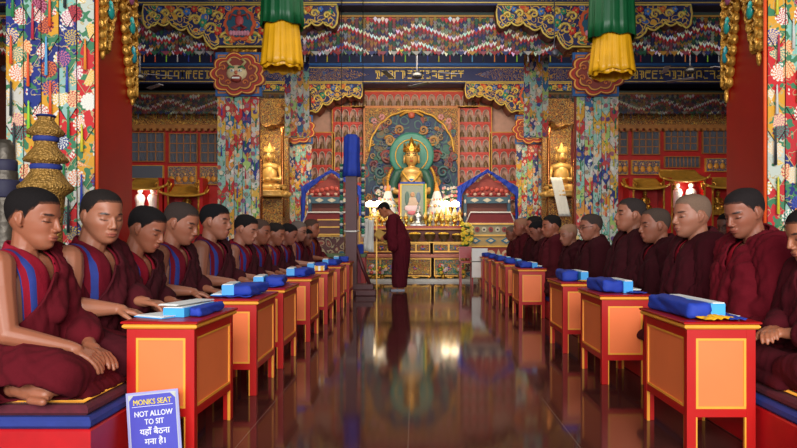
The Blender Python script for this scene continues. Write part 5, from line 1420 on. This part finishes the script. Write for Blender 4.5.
def monk(label, loc, rz, ztop, hs=1.07, lean=.12, nod=.2, turn=0, tilt=0, style='bare', vs_=.006, skin=SKIN, hair=(24, 20, 20), hairline=0.005, fat=1.0, broad=1.0,
         arm=None, larm=None, foot=False, robe=(92, 16, 28), vest=(150, 22, 40), seed=1, glasses=False, clasp=False, mustache=False, hands=True, pose='seated', expr=0):
    root = thing('monk', label, 'person', loc, rz)
    vest = tuple(int(v*.84) for v in vest); robe_c, vest_c, blue_c = L3(robe), L3(vest), L3((38, 56, 150))
    if style == 'wrapped' and arm is None: arm = ((.04, -.24, .28), (.15, -.06, .21), (.6, .8, -.2), (.3, -.2, 1)); larm = ((.04, .24, .28), (.15, .06, .21), (.6, -.8, -.2), (.3, .2, 1))
    # ---- skeleton (local: x forward, y left, z up), leaning from the hips
    def lp(p, k=lean):
        x, y, z = p; z0 = .12; zz = z-z0; return Vector((x+math.sin(k)*zz, y*(1 if abs(y) < .1 else broad), z0+math.cos(k)*zz))
    s = 1.0
    for _ in range(3):
        hc = lp((.030, 0, .575))+Vector((math.sin(lean+nod*.5)*.105, 0, .122))
        top = hc.z+.118*hs
        s = (ztop-loc[2])/top
    Rh = Matrix.Rotation(turn, 4, 'Z') @ Matrix.Rotation(nod, 4, 'Y') @ Matrix.Rotation(tilt, 4, 'X')
    HP = Matrix.Translation(hc) @ Rh @ Matrix.Scale(hs, 4)
    sc = Matrix.Scale(s, 4)
    ShR, ShL = lp((0, -.185, .505)), lp((0, .185, .505))
    ER, WR, dR, uR = arm or ((.06, -.25, .285), (.25, -.13, .285), (1, .35, -.25), (0, 0, 1))
    EL, WL, dL, uL = larm or ((.08, .24, .29), (.26, .08, .28), (1, -.3, -.2), (0, 0, 1))
    P = head_prims(HP, fat)
    P += [cap(HP @ Vector((-.026, 0, -.03)), .052*hs*fat, lp((-.008, 0, .53)), .054*fat), cap(lp((-.01, 0, .56)), .055, lp((0, 0, .46)), .08)]
    P += [cap(lp((-.01, -.14, .50)), .062, lp((-.01, .14, .50)), .062), cap(lp((0, -.05, .46)), .10, lp((0, -.05, .15)), .115), cap(lp((0, .05, .46)), .10, lp((0, .05, .15)), .115)]
    P += [sph((0, 0, .11), (.14, .17, .11))]
    for (Sh, E_, W_, d_, u_, sd, vis) in ((ShR, ER, WR, dR, uR, 1, True), (ShL, EL, WL, dL, uL, -1, True)):
        E_, W_ = Vector(E_), Vector(W_); mid = Sh.lerp(E_, .35)
        P += chain([Sh, mid, E_, E_.lerp(W_, .3), W_], [.064, .056*fat, .041, .041*fat, .025])
        if hands: P += hand_prims(W_, d_, u_, sd, .55 if not clasp else .95, 1.0)
    fR, fL = None, None
    P += chain([(0, -.09, .10), (.20, -.24, .085), (.27, -.25, .07), (.14, -.02, .05)], [.09, .07, .055, .035])
    P += chain([(0, .09, .10), (.20, .24, .085), (.27, .25, .07), (.14, .02, .05)], [.09, .07, .055, .035])
    if foot: P += foot_prims((.13, -.25, .048), (.95, -.32, -.05), (.05, -.45, .9), 1.0)
    P = [(v*s, f) for v, f in P]
    body = vox(P, vs_, 2, 'body')
    co = getv(body); H = np.array((sc @ HP).inverted()); hl = co @ H[:3, :3].T+H[:3, 3]
    x, y, z = hl.T; ay = np.abs(y)
    skin = dusk(skin); base = L3(skin); cols = np.repeat(base[None], len(co), 0)
    inh = (z > -.13) & (x > -.15) & (x < .16) & (ay < .12)
    def blend(mask, c, a):
        nonlocal cols
        w = (np.clip(mask, 0, 1)*a)[:, None]; cols = cols*(1-w)+np.array(c)*w
    lips = 1.6-1.6*np.sqrt(((z+.0635)/.0135)**2+(y/.030)**2); blend(lips*(x > .07)*inh, L3((168, 76, 70)), .55)
    seam = 1.5-1.5*np.sqrt(((z+.0633)/.0022)**2+(y/.021)**2); blend(seam*(x > .07)*inh*3, L3((90, 36, 34)), .8)
    bz = .031-.25*(ay-.034)**2*30*.4; brow = 1.6-1.6*np.sqrt(((z-bz+.006)/.0060)**2+((ay-.036)/.021)**2); blend(brow*2*(x > .04)*inh, L3((26, 17, 15)), .95)
    lz = .0005-((ay-.031)**2)*6*-1; lash = 1.5-1.5*np.sqrt(((z-lz+.0035)/.0034)**2+((ay-.0345)/.0185)**2); blend(lash*3*(x > .05)*inh, L3((26, 15, 14)), .95)
    lid = 1.5-1.5*np.sqrt(((z-.004)/.012)**2+((ay-.031)/.02)**2); blend(lid*(x > .05)*inh, L3(tuple(int(v*.86) for v in skin)), .35)
    ck = 1.0-np.sqrt(((z+.03)/.03)**2+((ay-.045)/.03)**2); blend(ck*(x > .03)*inh, L3((176, 88, 66)), .16)
    nst = 1.5-1.5*np.sqrt(((z+.041)/.004)**2+((ay-.009)/.005)**2); blend(nst*3*(x > .09)*inh, L3((70, 30, 26)), .7)
    if mustache:
        mu_ = 1.5-1.5*np.sqrt(((z+.047)/.006)**2+(y/.026)**2); blend(mu_*2*(x > .08)*inh, L3((30, 20, 18)), .75)
    paint(body, cols); bo = child(body, 'body', 'skin', root)
    # ---- cropped hair: follows the skull
    n = nrm(body)
    line = .062+hairline-(.098-x)*.0
    fx = np.clip((.088-x)/.17, 0, 1)                                # 0 at the forehead, 1 at the nape
    lim = np.interp(-x, [-.12, -.045, -.034, -.018, -.006, .004, .030, .045, .10, .12], [.062+hairline, .060+hairline, .040+hairline*.6, .022, -.006, .012, .018, -.004, -.058, -.062])
    lim = lim-np.clip((ay-.03)/.03, 0, 1)*.006*(x > .03)
    m = z-lim+.0012*np.sin(y*420+z*300)+.0010*np.sin(y*900+x*700)
    earpart = (ay > .0785) & (z < .03) & (x > -.04)
    keep = (m > 0) & inh & ~earpart & (z > -.075)
    offs = np.clip(.0006+m*.10, .0006, .0034*(1.0 if sum(hair) < 160 else .4))*hs
    bco = getv(body); tmp = body.copy(); setv(tmp, bco+n*offs[:, None]*keep[:, None])
    hm = sub_mesh(tmp, keep, 'hair'); bpy.data.meshes.remove(tmp)
    hv = getv(hm); 
    for a_ in list(hm.color_attributes): hm.color_attributes.remove(a_)
    mm = m[keep] if len(m[keep]) == len(hv) else None
    hc_ = np.repeat(L3(hair)[None], len(hv), 0)
    if mm is not None:
        w = np.clip(1-mm/.013, 0, 1)[:, None]*.6; hc_ = hc_*(1-w)+base*w*.8
    paint(hm, hc_); child(hm, 'hair', 'hair', root)
    if glasses:
        g = MB()
        for sg_ in (-1, 1):
            g.tube([tuple(sc @ HP @ Vector((.094-.25*abs(.022*math.cos(a)+.033)*.3, sg_*(.033+.021*math.cos(a)), .003+.015*math.sin(a)))) for a in [2*PI*i/16 for i in range(16)]], .0018, 5, closed=True)
            g.tube([tuple(sc @ HP @ Vector(p)) for p in ((.088, sg_*.054, .006), (.05, sg_*.074, .008), (-.01, sg_*.083, .006))], .0016, 5)
        g.tube([tuple(sc @ HP @ Vector(p)) for p in ((.096, -.012, .006), (.101, 0, .008), (.096, .012, .006))], .0016, 5)
        g.build('glasses', 'black', root)
    # ---- clothing
    cv = max(vs_*1.5, .009)
    tor = [cap(lp((-.005, -.055, .44)), .125, lp((0, -.055, .12)), .14), cap(lp((-.005, .055, .44)), .125, lp((0, .055, .12)), .14), cap(lp((-.012, -.12, .495)), .072, lp((-.012, .13, .492)), .080), cap(lp((-.012, 0, .50)), .086, lp((-.01, 0, .565)), .070)]
    tor = [(v*s, f) for v, f in tor]
    vm = vox(tor, cv, 4, 'vest'); fold(vm, [((.2, .9, .4), 45, .003)], seed)
    nk = sc @ lp((.0, 0, .57))
    def neckhole(c, r=.072, back=.0):
        # V opening at the front, round at the back
        q = c-np.array(nk); ax = np.array((math.sin(lean), 0, math.cos(lean))); h = q @ ax; fwd = q @ np.array((math.cos(lean), 0, -math.sin(lean)))
        rr = np.sqrt(fwd**2+q[:, 1]**2)
        v = (fwd > .0) & (np.abs(q[:, 1]) < np.clip((h+.16*s)*.42, 0, r)) & (h > -.16*s)
        return ((rr < r*s*.93) & (h > -.045*s)) | v
    yr = -.152*s*broad
    bare = style == 'bare'
    pl = [((0, yr, 0), (0, -1, 0), bare)]
    a1, a2 = -.134*s*broad, -.112*s*broad
    pl += [((0, a1, 0), (0, 1, 0), False), ((0, a2, 0), (0, 1, 0), False)]
    # clean V edge planes
    pl += [(tuple(nk+Vector((0, .068*s, 0))), (0, .42**-1*0+1, -.42), False), (tuple(nk+Vector((0, -.068*s, 0))), (0, -1, -.42), False)]
    ve = cut(vm, 'vest', pl, neckhole)
    cc = getv(ve); colv = np.repeat(vest_c[None], len(cc), 0); paint(ve, colv)
    me = ve
    cs = np.array([tuple(p.center) for p in me.polygons]) if len(me.polygons) else np.zeros((0, 3))
    if bare and len(cs):
        # blue strip running over the shoulder: its faces get the second material
        child(me, 'vest', ['robe', 'blueband'], root, .007, 1)
        idx = ((cs[:, 1] > a1) & (cs[:, 1] < a2) & (cs[:, 0] > -.2)).astype(int); me.polygons.foreach_set('material_index', idx)
    else: child(me, 'vest', ['robe'], root, .006, 1)
    if bare:
        # blue binding round the armhole
        import bmesh
        bmm = bmesh.new(); bmm.from_mesh(ve); 
        ring = [v.co.copy() for v in bmm.verts if v.is_boundary and abs(v.co.y-yr) < .004]; bmm.free()
        if len(ring) > 8:
            c0 = sum(ring, Vector())/len(ring); ring.sort(key=lambda v: math.atan2(v.z-c0.z, v.x-c0.x)); ring = ring[::max(1, len(ring)//48)]
            MB().tube(ring, .0055, 6, closed=True).build('blue_binding', 'blueband', root)
    # robe: torso wrap + covered arm(s) + bundle over the left shoulder
    g = 1.0
    rb = [cap(lp((.0, -.055, .43)), .142, lp((0, -.06, .10)), .165), cap(lp((.0, .055, .43)), .142, lp((0, .06, .10)), .165),
          cap(lp((-.01, -.12 if not bare else -.02, .497)), .094, lp((-.01, .13, .497)), .097), cap(lp((-.02, .02, .52)), .085, lp((-.03, 0, .56)), .078)]
    EL_, WL_ = Vector(EL), Vector(WL)
    LS = ShL
    rb += chain([LS, LS.lerp(EL_, .5), EL_, EL_.lerp(WL_, .65)], [.088, .085, .080, .062])
    rb += [cap(EL_+Vector((-.02, 0, -.02)), .085, EL_+Vector((.0, -.02, -.17)), .10), cap(lp((.08, .10, .40)), .075, (.10, .10, .16), .10)]
    if style == 'wrapped':
        ER_, WR_ = Vector(ER), Vector(WR)
        rb += chain([ShR, ShR.lerp(ER_, .5), ER_, ER_.lerp(WR_, .65)], [.085, .083, .076, .060]); rb += [cap(ER_, .08, ER_+Vector((0, .02, -.17)), .10), cap(lp((.08, -.10, .40)), .075, (.10, -.10, .16), .10)]
    # shawl edge, thick roll around the neck
    rolls = [(-.08, .0, .565), (-.06, .07, .56), (.01, .092, .54), (.075, .07, .48), (.125, .02, .40), (.15, -.05, .31)] if bare else [(-.08, -.0, .565), (-.06, .07, .56), (.01, .092, .54), (.08, .065, .47), (.125, .02, .38), (.15, -.02, .28)]
    rb += chain([lp(q) for q in rolls], [.034, .036, .036, .034, .034, .036])
    if not bare:
        rb += chain([lp(q) for q in [(-.08, .0, .565), (-.06, -.07, .56), (.01, -.092, .54), (.08, -.065, .46), (.12, -.03, .36)]], [.034, .036, .036, .034, .034])
    rb = [(v*s, f) for v, f in rb]
    rm = vox(rb, cv, 6, 'robe')
    fold(rm, [((.25, .85, -.55), 58, .008), ((.3, .9, .1), 97, .004), ((.9, .1, -.5), 40, .004)], seed+2, .014)
    if bare:
        # cut so that it crosses from the left of the neck to the right waist
        pc = sc @ lp((0, .030, .56)); no = Vector((0, -.80, .60))
        pl = [(tuple(pc), tuple(no), True)]
        ro = cut(rm, 'robe', pl, lambda c: neckhole(c, .070) & (c[:, 2] > float(nk.z)-.10*s))
    else:
        ro = cut(rm, 'robe', [(tuple(nk+Vector((0, .072*s, 0))), (0, 1, -.42), False), (tuple(nk+Vector((0, -.072*s, 0))), (0, -1, -.42), False)], lambda c: neckhole(c, .076))
    paint(ro, np.repeat(robe_c[None], len(ro.vertices), 0)); child(ro, 'robe', 'robe', root, .010, 1)
    # skirt over crossed legs
    sk = chain([(0, -.09, .11), (.18, -.25, .10), (.29, -.27, .09), (.30, -.10, .075), (.28, .02, .07)], [.13, .105, .085, .07, .065])
    sk += chain([(0, .09, .11), (.18, .25, .10), (.29, .27, .09), (.30, .10, .075)], [.13, .105, .085, .07])
    sk += [sph((-.02, 0, .10), (.21, .24, .13)), sph((.16, 0, .06), (.20, .25, .085)), cap((-.16, -.15, .02), .06, (-.16, .15, .02), .06), cap((.34, -.18, .01), .035, (.35, .12, .01), .035), cap((.05, -.30, .01), .035, (.26, -.31, .01), .03)]
    sk = [(v*s, f) for v, f in sk]
    sm = vox(sk, cv, 3, 'skirt')
    fold(sm, [((.55, .3, .6), 62, .008), ((-.3, .9, .3), 90, .004)], seed+5, .012, .002)
    if foot:
        fc = np.array((.21*s, -.30*s, .03*s)); kp = getv(sm); keep = (((kp-fc)/np.array((.13*s, .075*s, .07*s)))**2).sum(1) > 1
        kp[~keep] -= 0; sm = sub_mesh(sm, keep, 'skirt')
    paint(sm, np.repeat((robe_c*.95)[None], len(sm.vertices), 0)); child(sm, 'skirt', 'robe', root, .006, 1)
    return root

def row(label, p, ptop, Y, **k):
    side = k.pop('side'); X = px(p, Y); head_off = .11*1.0+.0
    lean = k.get('lean', .12); off = math.sin(lean)*.45+math.sin(lean+k.get('nod', .2)*.5)*.105+.035
    x = X-off if side < 0 else X+off
    return monk(label, (x, Y, SEAT), 0 if side < 0 else PI, pz(ptop, Y), **k)
DK = (58, 17, 23); MD = (76, 19, 27); BR = (112, 20, 32)
HANDS_DESK = ((.06, -.25, .30), (.235, -.16, .285), (1, .2, -.25), (0, 0, 1))
# left row, nearest first: bare right arms towards the camera
row('young monk nearest on the left, bare arm down to his lap, bare foot showing', 36, 188, 2.80, side=-1, vs_=.0042, hs=1.08, lean=.02, nod=.16, turn=-.05, fat=.92, arm=((.09, -.255, .25), (.29, -.165, .185), (1, .25, -.55), (.4, -.2, 1)),
    larm=((.10, .22, .25), (.30, -.03, .165), (1, -.45, -.35), (.4, .1, 1)), foot=True, robe=(88, 15, 25), vest=(166, 26, 48), seed=1, skin=(176, 108, 74), hairline=.004, broad=.96)
row('stout monk with a round face turned to the camera, second on the left', 103, 190, 3.20, side=-1, vs_=.005, hs=1.04, lean=.10, nod=.20, turn=-.62, fat=1.16, broad=1.08, arm=HANDS_DESK, larm=((.12, .2, .3), (.27, .02, .30), (1, -.2, -.1), (0, 0, 1)),
    robe=(70, 16, 24), vest=(124, 20, 38), seed=2, skin=(184, 118, 84), hair=(34, 28, 26), hairline=.012)
row('young monk bowing his head low over the first left desk, third on the left', 149, 207, 3.62, side=-1, vs_=.0055, hs=1.05, lean=.20, nod=.42, turn=-.12, arm=HANDS_DESK, robe=DK, vest=(160, 24, 44), seed=3, skin=(172, 104, 72))
row('monk with grey-tinged crop and dark brows, fourth on the left', 182, 203, 4.22, side=-1, vs_=.006, hs=1.08, lean=.14, nod=.34, turn=-.1, arm=HANDS_DESK, robe=DK, vest=(136, 24, 44), seed=4, hair=(52, 42, 38), skin=(170, 106, 76))
row('upright monk with black hair and thin moustache, fifth on the left', 216, 204, 4.92, side=-1, vs_=.007, hs=1.05, lean=.10, nod=.10, turn=-.12, arm=HANDS_DESK, robe=DK, vest=(120, 20, 40), seed=5, mustache=True, hairline=-.006, hair=(18, 16, 18), skin=(172, 110, 80))
row('pale-faced young monk looking down, sixth on the left', 247, 215, 5.72, side=-1, vs_=.007, hs=1.05, lean=.14, nod=.34, turn=-.15, arm=HANDS_DESK, robe=DK, vest=(150, 24, 46), seed=6, skin=(186, 122, 92))
row('bald-browed monk half hidden behind the pale-faced one, seventh on the left', 261, 219, 6.40, side=-1, vs_=.008, lean=.10, nod=.2, turn=-.1, arm=HANDS_DESK, robe=DK, vest=(140, 24, 44), seed=7, hair=(70, 52, 44), skin=(164, 98, 68))
row('broad-shouldered monk with bare arm, eighth on the left', 277, 223, 7.08, side=-1, vs_=.008, lean=.14, nod=.3, turn=-.15, arm=HANDS_DESK, robe=DK, vest=(150, 24, 46), seed=8, skin=(170, 104, 74), hair=(34, 28, 26))
row('dark-haired monk bending forward, ninth on the left', 290, 224, 7.70, side=-1, vs_=.009, lean=.2, nod=.4, turn=0, arm=HANDS_DESK, robe=DK, vest=(130, 22, 40), seed=9)
row('grey-cropped monk with glasses and an outstretched bare arm, tenth on the left', 299, 221, 8.35, side=-1, vs_=.009, lean=.10, nod=.24, turn=-.1, arm=((.06, -.25, .30), (.30, -.2, .285), (1, .1, -.2), (0, 0, 1)), robe=DK, vest=(120, 20, 36), seed=10, hair=(96, 84, 78), glasses=True, skin=(182, 122, 94))
row('small monk with dark glasses, eleventh on the left', 308, 229, 8.95, side=-1, vs_=.009, lean=.16, nod=.24, turn=-.4, arm=HANDS_DESK, robe=MD, vest=(120, 20, 36), seed=11, glasses=True, skin=(150, 88, 62))
row('last monk of the left row, taller, by the drum post', 312, 219, 9.75, side=-1, vs_=.009, lean=.08, nod=.12, turn=-.1, arm=HANDS_DESK, robe=MD, vest=(150, 60, 30), seed=12, hair=(70, 52, 44), skin=(166, 100, 70))
# right row, nearest first: wrapped in their robes
CL = ((.10, .26, .26), (.30, .055, .235), (.75, -.85, .15), (.25, .1, 1))
CR = ((.10, -.26, .26), (.31, -.03, .225), (.7, .85, .2), (.25, -.1, 1))
row('monk cut by the right edge of the picture with clasped hands', 806, 207, 2.86, side=1, vs_=.0045, lean=.20, nod=.3, style='wrapped', larm=CL, arm=CR, clasp=True, robe=(76, 15, 24), seed=21, skin=(180, 112, 76))
row('young monk with lowered eyes behind the nearest right desk', 744, 189, 3.45, side=1, vs_=.005, hs=.98, lean=.08, nod=.34, turn=.32, style='wrapped', robe=(104, 18, 30), vest=(170, 22, 40), seed=22, skin=(164, 100, 72), hair=(34, 28, 28), broad=1.08)
row('shaven pale monk gazing left, third on the right', 691, 194, 4.15, side=1, vs_=.0055, hs=1.06, lean=.06, nod=.08, turn=.15, style='wrapped', robe=(66, 16, 24), vest=(150, 22, 40), seed=23, skin=(190, 126, 94), hair=(116, 92, 76), hairline=.006, fat=1.06, broad=1.05)
row('monk with receding crop looking left, fourth on the right', 654, 208, 4.90, side=1, vs_=.0065, lean=.12, nod=.10, turn=.0, style='wrapped', robe=DK, vest=(160, 22, 40), seed=24, skin=(172, 108, 78), hair=(72, 58, 50), hairline=.018)
row('tall straight-backed monk with blue-edged collar, fifth on the right', 630, 198, 5.35, side=1, vs_=.007, hs=1.0, lean=.02, nod=-.04, turn=.0, style='wrapped', robe=DK, vest=(110, 20, 36), seed=25, skin=(176, 112, 82), hair=(48, 40, 38))
row('monk with thin glasses in a dark robe, sixth on the right', 590, 214, 6.50, side=1, vs_=.008, lean=.05, nod=.10, turn=.1, style='wrapped', robe=DK, seed=26, glasses=True, hair=(62, 50, 46), skin=(176, 112, 84))
row('bald monk hunched forward with pale crown, seventh on the right', 567, 224, 7.25, side=1, vs_=.008, lean=.16, nod=.22, turn=.25, style='wrapped', robe=DK, seed=27, hair=(150, 112, 88), skin=(176, 114, 86))
row('monk with black hair sitting high, eighth on the right', 551, 215, 8.05, side=1, vs_=.009, lean=.04, nod=.12, turn=.1, style='wrapped', robe=MD, seed=28, hair=(28, 24, 24), skin=(170, 102, 72))
row('monk bowing so that only black hair and brow show, ninth on the right', 537, 221, 8.80, side=1, vs_=.009, lean=.16, nod=.45, turn=.0, style='wrapped', robe=DK, seed=29, hair=(22, 20, 22))
row('monk half hidden behind the bowing one, tenth on the right', 534, 216, 9.70, side=1, vs_=.01, lean=.04, nod=.1, turn=.0, style='wrapped', robe=DK, seed=30, hair=(30, 26, 26))
row('bald older monk near the end of the right row', 521, 218, 10.4, side=1, vs_=.01, lean=.08, nod=.14, turn=.0, style='wrapped', robe=MD, seed=31, hair=(150, 104, 82), skin=(176, 104, 78))
row('grey old monk last on the right, nearest the throne', 511, 226, 11.2, side=1, vs_=.01, lean=.16, nod=.25, turn=.1, style='wrapped', robe=MD, seed=32, hair=(110, 90, 80), skin=(166, 102, 76))
# people seated further back
def bench(x, y, nm):
    o = MB().box(-.4, .4, -.8, .8, 0, SEAT-.02, bev=.02).build('low_bench', 'mcarpet'); o.location = (x, y, 0); tag(o, 'maroon rear seat in the shadow behind the %s row' % nm, 'seat')
bench(px(129, 6.9)-.1, 7.2, 'left'); bench(px(722, 6.6)+.1, 7.0, 'right')
monk('child monk peering out between the second and third left monks', (px(129, 6.9)-.12, 6.9, SEAT-.02), 0, pz(221, 6.9), lean=.05, nod=.1, turn=-.9, vs_=.008, seed=41, robe=DK, skin=(160, 100, 76))
monk('dark-haired person with glasses in the shade behind the right row', (px(722, 6.6)+.12, 6.6, SEAT-.02), PI, pz(213, 6.6), lean=.05, nod=.15, turn=.6, vs_=.008, style='wrapped', seed=42, robe=DK, glasses=True, skin=(140, 92, 72))

# ---- the standing monk before the altar, bowing, facing left
def standing_monk():
    YS = 11.3; root = thing('monk', 'barefaced monk in slippers standing before the altar, bowed over a yellow book', 'person', (px(400, YS), YS, 0), PI)
    hc = Vector((.27, 0, 1.365)); HP = Matrix.Translation(hc) @ Matrix.Rotation(.62, 4, 'Y') @ Matrix.Scale(1.06, 4)
    P = head_prims(HP)
    sh = [Vector((.12, -.19, 1.20)), Vector((.12, .19, 1.20))]
    P += [cap(HP @ Vector((-.03, 0, -.03)), .056, (.11, 0, 1.24), .062), cap((.12, -.14, 1.19), .062, (.12, .14, 1.19), .062), cap((.10, 0, 1.13), .12, (.0, 0, .82), .125), sph((-.02, 0, .80), (.13, .17, .14))]
    el = [Vector((.13, -.24, .93)), Vector((.13, .24, .93))]; wr = [Vector((.25, -.09, .93)), Vector((.25, .09, .90))]
    for i, sd in ((0, 1), (1, -1)):
        P += chain([sh[i], sh[i].lerp(el[i], .4), el[i], wr[i]], [.055, .048, .036, .024]); P += hand_prims(wr[i], (.8, .35*sd, -.1), (.3, -.9*sd, .4), sd, .8)
        y = -.09*sd
        P += chain([(-.02, y, .78), (.0, y, .45), (-.01, y, .08)], [.09, .062, .038]); P += foot_prims((-.01, y, .05), (1, 0, -.04), (0, 0, 1), .95)
    body = vox(P, .008, 2, 'body'); co = getv(body); H = np.array(HP.inverted()); hl = co @ H[:3, :3].T+H[:3, 3]; x, y, z = hl.T; ay = np.abs(y)
    cols = np.repeat(L3((176, 104, 70))[None], len(co), 0); inh = (z > -.13) & (np.abs(x) < .15) & (ay < .12)
    for mk, c in (((np.abs(z-.032) < .006) & (np.abs(ay-.034) < .022) & (x > .05), (40, 26, 22)), ((np.abs(z) < .004) & (np.abs(ay-.032) < .017) & (x > .06), (38, 22, 20)), ((np.abs(z+.063) < .010) & (ay < .022) & (x > .07), (150, 70, 62))): cols[mk & inh] = L3(c)
    paint(body, cols); n_ = nrm(body)
    lim = np.where(x > .03, .055, np.where(x > .0, .01, .01-(-x)*.9)); keep = (z > lim) & inh & ~((ay > .076) & (z < .03) & (x > -.04)) & (z > -.08)
    tmp = body.copy(); setv(tmp, co+n_*.004*keep[:, None]); hm = sub_mesh(tmp, keep, 'hair')
    for a_ in list(hm.color_attributes): hm.color_attributes.remove(a_)
    paint(hm, np.repeat(L3((24, 20, 22))[None], len(hm.vertices), 0)); child(body, 'body', 'skin', root); child(hm, 'hair', 'hair', root)
    rb = [cap((.10, -.06, 1.11), .15, (-.01, -.05, .80), .17), cap((.10, .06, 1.11), .15, (-.01, .05, .80), .17), cap((.11, -.15, 1.185), .085, (.11, .15, 1.185), .085), cap((.08, 0, 1.22), .085, (.12, 0, 1.25), .07)]
    for i in (0, 1): rb += chain([sh[i], el[i], el[i].lerp(wr[i], .8)], [.09, .085, .055]); rb += [cap(el[i], .08, el[i]+Vector((-.02, 0, -.18)), .09)]
    rb += [cap((.0, -.10, .85), .15, (-.03, -.10, .62), .13), cap((.0, .10, .85), .15, (-.03, .10, .62), .13)]
    rm = vox(rb, .012, 3, 'robe'); fold(rm, [((.3, .9, -.3), 60, .008), ((.8, .5, .1), 38, .006)], 5, .012)
    paint(rm, np.repeat(L3((84, 18, 30))[None], len(rm.vertices), 0)); child(rm, 'robe', 'robe', root)
    sk = chain([(-.02, -.07, .75), (-.01, -.09, .4), (0, -.10, .12)], [.15, .125, .12])+chain([(-.02, .07, .75), (-.01, .09, .4), (0, .10, .12)], [.15, .125, .12])
    sm = vox(sk, .012, 3, 'skirt'); fold(sm, [((.7, .7, .0), 62, .009), ((-.6, .8, 0), 45, .007)], 8, .014)
    sm = cut(sm, 'skirt', [((0, 0, .06), (0, 0, -1), True)])
    paint(sm, np.repeat(L3((76, 16, 28))[None], len(sm.vertices), 0)); child(sm, 'skirt', 'robe', root, .006)
    for y_ in (-.09, .09):
        MB().prism([(-.08, y_-.035), (.06, y_-.042), (.15, y_-.04), (.17, y_), (.15, y_+.04), (.06, y_+.042), (-.08, y_+.035)], 0, .022, plane='xy').tube([(.04, y_-.045, .02), (.06, y_, .075), (.04, y_+.045, .02)], .012, 6).build('slipper', 'grey', root)
    bk = MB().box(-.13, .13, -.02, .02, -.075, .075, bev=.012).build('yellow_book', plain('yellow_brocade_cover', (178, 138, 60), .7))
    bk.location = (px(400, YS)-.30, YS-.05, .92); bk.rotation_euler = (0, math.radians(35), math.radians(12)); tag(bk, 'yellow cloth-covered book held by the standing monk', 'book')
standing_monk()
